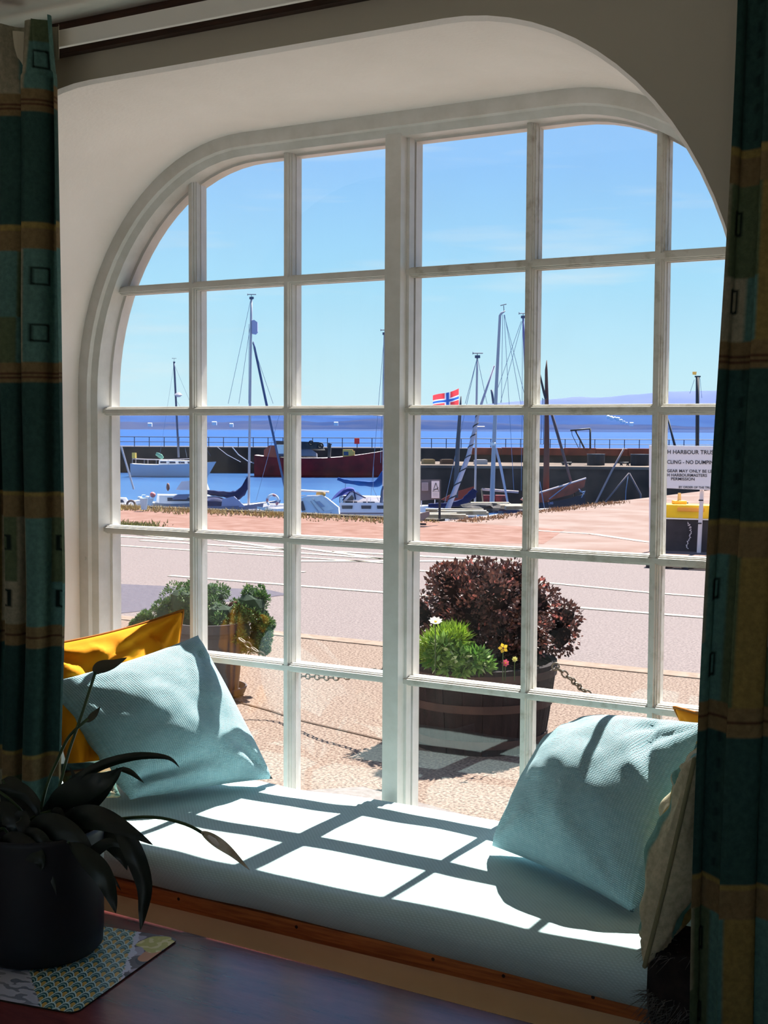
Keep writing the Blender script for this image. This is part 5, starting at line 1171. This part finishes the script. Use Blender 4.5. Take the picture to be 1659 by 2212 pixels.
mb.build('inner_leaves', mat('shade_leaves', srgb(26, 17, 16), 1, 0), sh)
mb = MB()
for k in range(9): a = k*.7; mb.tube([C0+V((.03*math.cos(a), .03*math.sin(a), -.01)), C0+V((.22*math.cos(a), .16*math.sin(a), .25))], [.008, .004], 5)
mb.build('branches', BRN, sh)
def atbarrel(px, py, back=0): return W(px, py, 6.01+back)
hb_ = empty('leafy_herb', (PB+V((-.1, -.25, HB)))[:], 'bright green leafy herb at the front of the half barrel', 'herb')
mb = MB(); cg = [(atbarrel(x, y, .06), r) for x, y, r in ((955, 1400, .05), (985, 1415, .05), (1010, 1425, .045), (970, 1435, .04), (1030, 1425, .04), (1045, 1438, .03), (940, 1420, .04), (1000, 1445, .025))]
foliage(mb, cg, 900, .045, rr, .8, .3); o = mb.build('foliage', LEAFA, hb_); o['kind'] = 'stuff'; add_tint(o, srgb(70, 120, 40), srgb(150, 190, 96), srgb(214, 232, 180), 5)
ff = empty('feathery_herb', (PB+V((-.2, -.2, HB)))[:], 'feathery yellow green herb at the left front of the half barrel', 'herb')
mb = MB(); cg = [(atbarrel(x, y, .10), r) for x, y, r in ((940, 1395, .05), (960, 1385, .06), (985, 1380, .05), (925, 1410, .035))]
foliage(mb, cg, 1500, .05, rr, .25, .6); o = mb.build('foliage', LEAFA, ff); o['kind'] = 'stuff'; add_tint(o, srgb(110, 150, 40), srgb(170, 200, 70), None, 6)
def flower(name, c, r, n, petal, label, heart=None, face=None):
    f = empty(name, c[:], label, 'flower'); fc = (face or (CAM-c).normalized()); a1 = fc.cross(V((0, 0, 1))).normalized(); a2 = fc.cross(a1)
    for k in range(n):
        t = 2*math.pi*k/n; d = a1*math.cos(t)+a2*math.sin(t); s = fc.cross(d)
        MB().add([c, c+d*r*.6+s*r*.35+fc*r*.2, c+d*r+fc*r*.35, c+d*r*.6-s*r*.35+fc*r*.2], [(0, 1, 2), (0, 2, 3)]).build('petal', petal, f)
    mb = MB(); mb.blob(c+fc*r*.12, r*.22, 1, .1, 1); mb.build('flower_centre', heart or YEL, f)
    MB().tube([c-fc*.003, c-V((0, 0, .05))+FW*.01, V((c.x, c.y, HB-.03))], .0025, 5).build('stem', LEAFP, f)
flower('daisy', atbarrel(941, 1344, -.08), .032, 9, mat('white_petal', srgb(255, 252, 240), .6, trans=.3), 'white open flower in front of the dark red shrub', face=(UP*.9-FW*.5).normalized())
flower('pansy', atbarrel(1087, 1400, -.02), .024, 5, mat('yellow_petal', srgb(236, 196, 60), .6, trans=.3), 'yellow flower with brown centre in front of the dark red shrub', heart=BRN)
flower('alyssum', atbarrel(1092, 1432, -.0), .018, 7, mat('pink_petal', srgb(206, 86, 110), .6, trans=.3), 'small pink flower at the front rim of the half barrel')
flower('small_yellow_flower', atbarrel(1112, 1424, -.0), .014, 7, mat('pale_yellow_petal', srgb(206, 206, 120), .6, trans=.3), 'small pale yellow green flower right of the pink one')
# juniper in a black pot
PJ = onZ(452, 1500, 0); PJ.z = 0
jp = empty('plant_pot', PJ[:], 'black tapered plant pot on a saucer on the pavement, left of the barrel', 'plant pot')
BP = mat('black_plastic_pot', srgb(52, 48, 58), .6, .3, c2=srgb(70, 62, 66), ns=5)
rt = .205
MB().lathe([(.155, .02), (.165, .03), (rt*.92, .28), (rt*.95, .34), (rt, .36), (rt*1.04, .37), (rt*1.04, .42), (rt*.97, .42), (rt*.95, .38), (0, .375)], 40, at=PJ).build('pot', BP, jp)
MB().lathe([(.17, 0), (.20, .012), (.215, .05), (.205, .052), (.19, .02), (0, .02)], 40, at=PJ).build('saucer', BP, jp)
jn = empty('juniper', (PJ+V((0, 0, .38)))[:], 'spreading green juniper with several rounded lobes growing in the black pot', 'shrub')
DJ = (PJ-CAM).dot(FW)
lob = [(395, 1300, .0, .115), (405, 1280, .05, .06), (360, 1330, .0, .09), (320, 1345, .05, .07), (300, 1358, .05, .05), (455, 1290, .05, .10), (470, 1330, -.05, .12), (440, 1350, 0, .12), (540, 1310, .0, .115), (560, 1340, .05, .085), (548, 1290, .03, .07), (520, 1360, -.1, .075), (560, 1375, 0, .07), (410, 1350, .0, .12), (490, 1370, -.05, .07), (575, 1350, .05, .04), (565, 1395, .05, .045), (450, 1385, -.05, .09), (395, 1385, -.02, .09), (520, 1385, 0, .08)]
cent = [(W(x, y, DJ+dd), r) for x, y, dd, r in lob]
fine = []
for c, r in cent:
    for k in range(12):
        d = V((rr.gauss(0, 1), rr.gauss(0, 1), rr.gauss(0, 1))).normalized(); fine.append((c+d*r*.8, r*.34))
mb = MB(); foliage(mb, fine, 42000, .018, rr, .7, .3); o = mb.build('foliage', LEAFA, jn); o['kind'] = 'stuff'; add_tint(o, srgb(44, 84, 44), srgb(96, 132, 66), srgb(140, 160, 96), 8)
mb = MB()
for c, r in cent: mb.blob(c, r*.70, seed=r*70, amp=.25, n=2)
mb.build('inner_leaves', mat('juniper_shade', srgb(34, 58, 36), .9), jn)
mb = MB()
for c, r in cent[:12]: mb.tube([PJ+V((0, 0, .38)), (PJ+V((0, 0, .42))).lerp(c, .5)+V((0, 0, .03)), c], [.012, .009, .005], 5)
mb.build('branches', BRN, jn)
# chains
CH = mat('chain_steel', srgb(120, 112, 96), .45, .5, metal=.6)
def chain(name, pts, label, lk=.055, r=.0042):
    root = empty(name, V(pts[0])[:], label, 'chain'); cc = smoothpts(pts, 200); acc = 0; pos = [cc[0]]; tot = 0
    step = lk*.72
    for a, b in zip(cc, cc[1:]):
        tot += (b-a).length
        if tot >= step: pos.append(b); tot = 0
    for i, (a, b) in enumerate(zip(pos, pos[1:])):
        c = (a+b)/2; d = (b-a).normalized(); s = d.cross(V((0, 0, 1))).normalized(); t = d.cross(s)
        if i % 2: s, t = t, s
        mb = MB(); mb.grid(lambda u, v: c+d*(math.cos(u*6.2832)*(lk*.5-r)+math.cos(u*6.2832)*r*math.cos(v*6.2832))+s*(math.sin(u*6.2832)*(lk*.24+r*math.cos(v*6.2832)))+t*r*math.sin(v*6.2832), 12, 6); mb.build('link', CH, root, smooth=True)
chain('chain', [W(1202, 1442, 6.2), W(1232, 1466, 6.25), W(1272, 1500, 6.4), W(1330, 1530, 6.3)], 'steel chain hanging from the right side of the barrel planter')
chain('chain', [W(868, 1425, 6.3), W(820, 1448, 6.45), W(740, 1463, 6.6), (W(680, 1462, 6.8)), W(620, 1450, 7.0), W(515, 1378, 7.1)], 'steel chain hanging between the barrel planter and the black pot')
MB_ = MB(); c = W(1200, 1440, 6.2); MB_.grid(lambda u, v: c+RT*math.cos(u*6.2832)*(.017+.004*math.cos(v*6.2832))+UP*math.sin(u*6.2832)*(.017+.004*math.cos(v*6.2832))+FW*.004*math.sin(v*6.2832), 14, 6); MB_.build('ring', CH, bp, smooth=True)
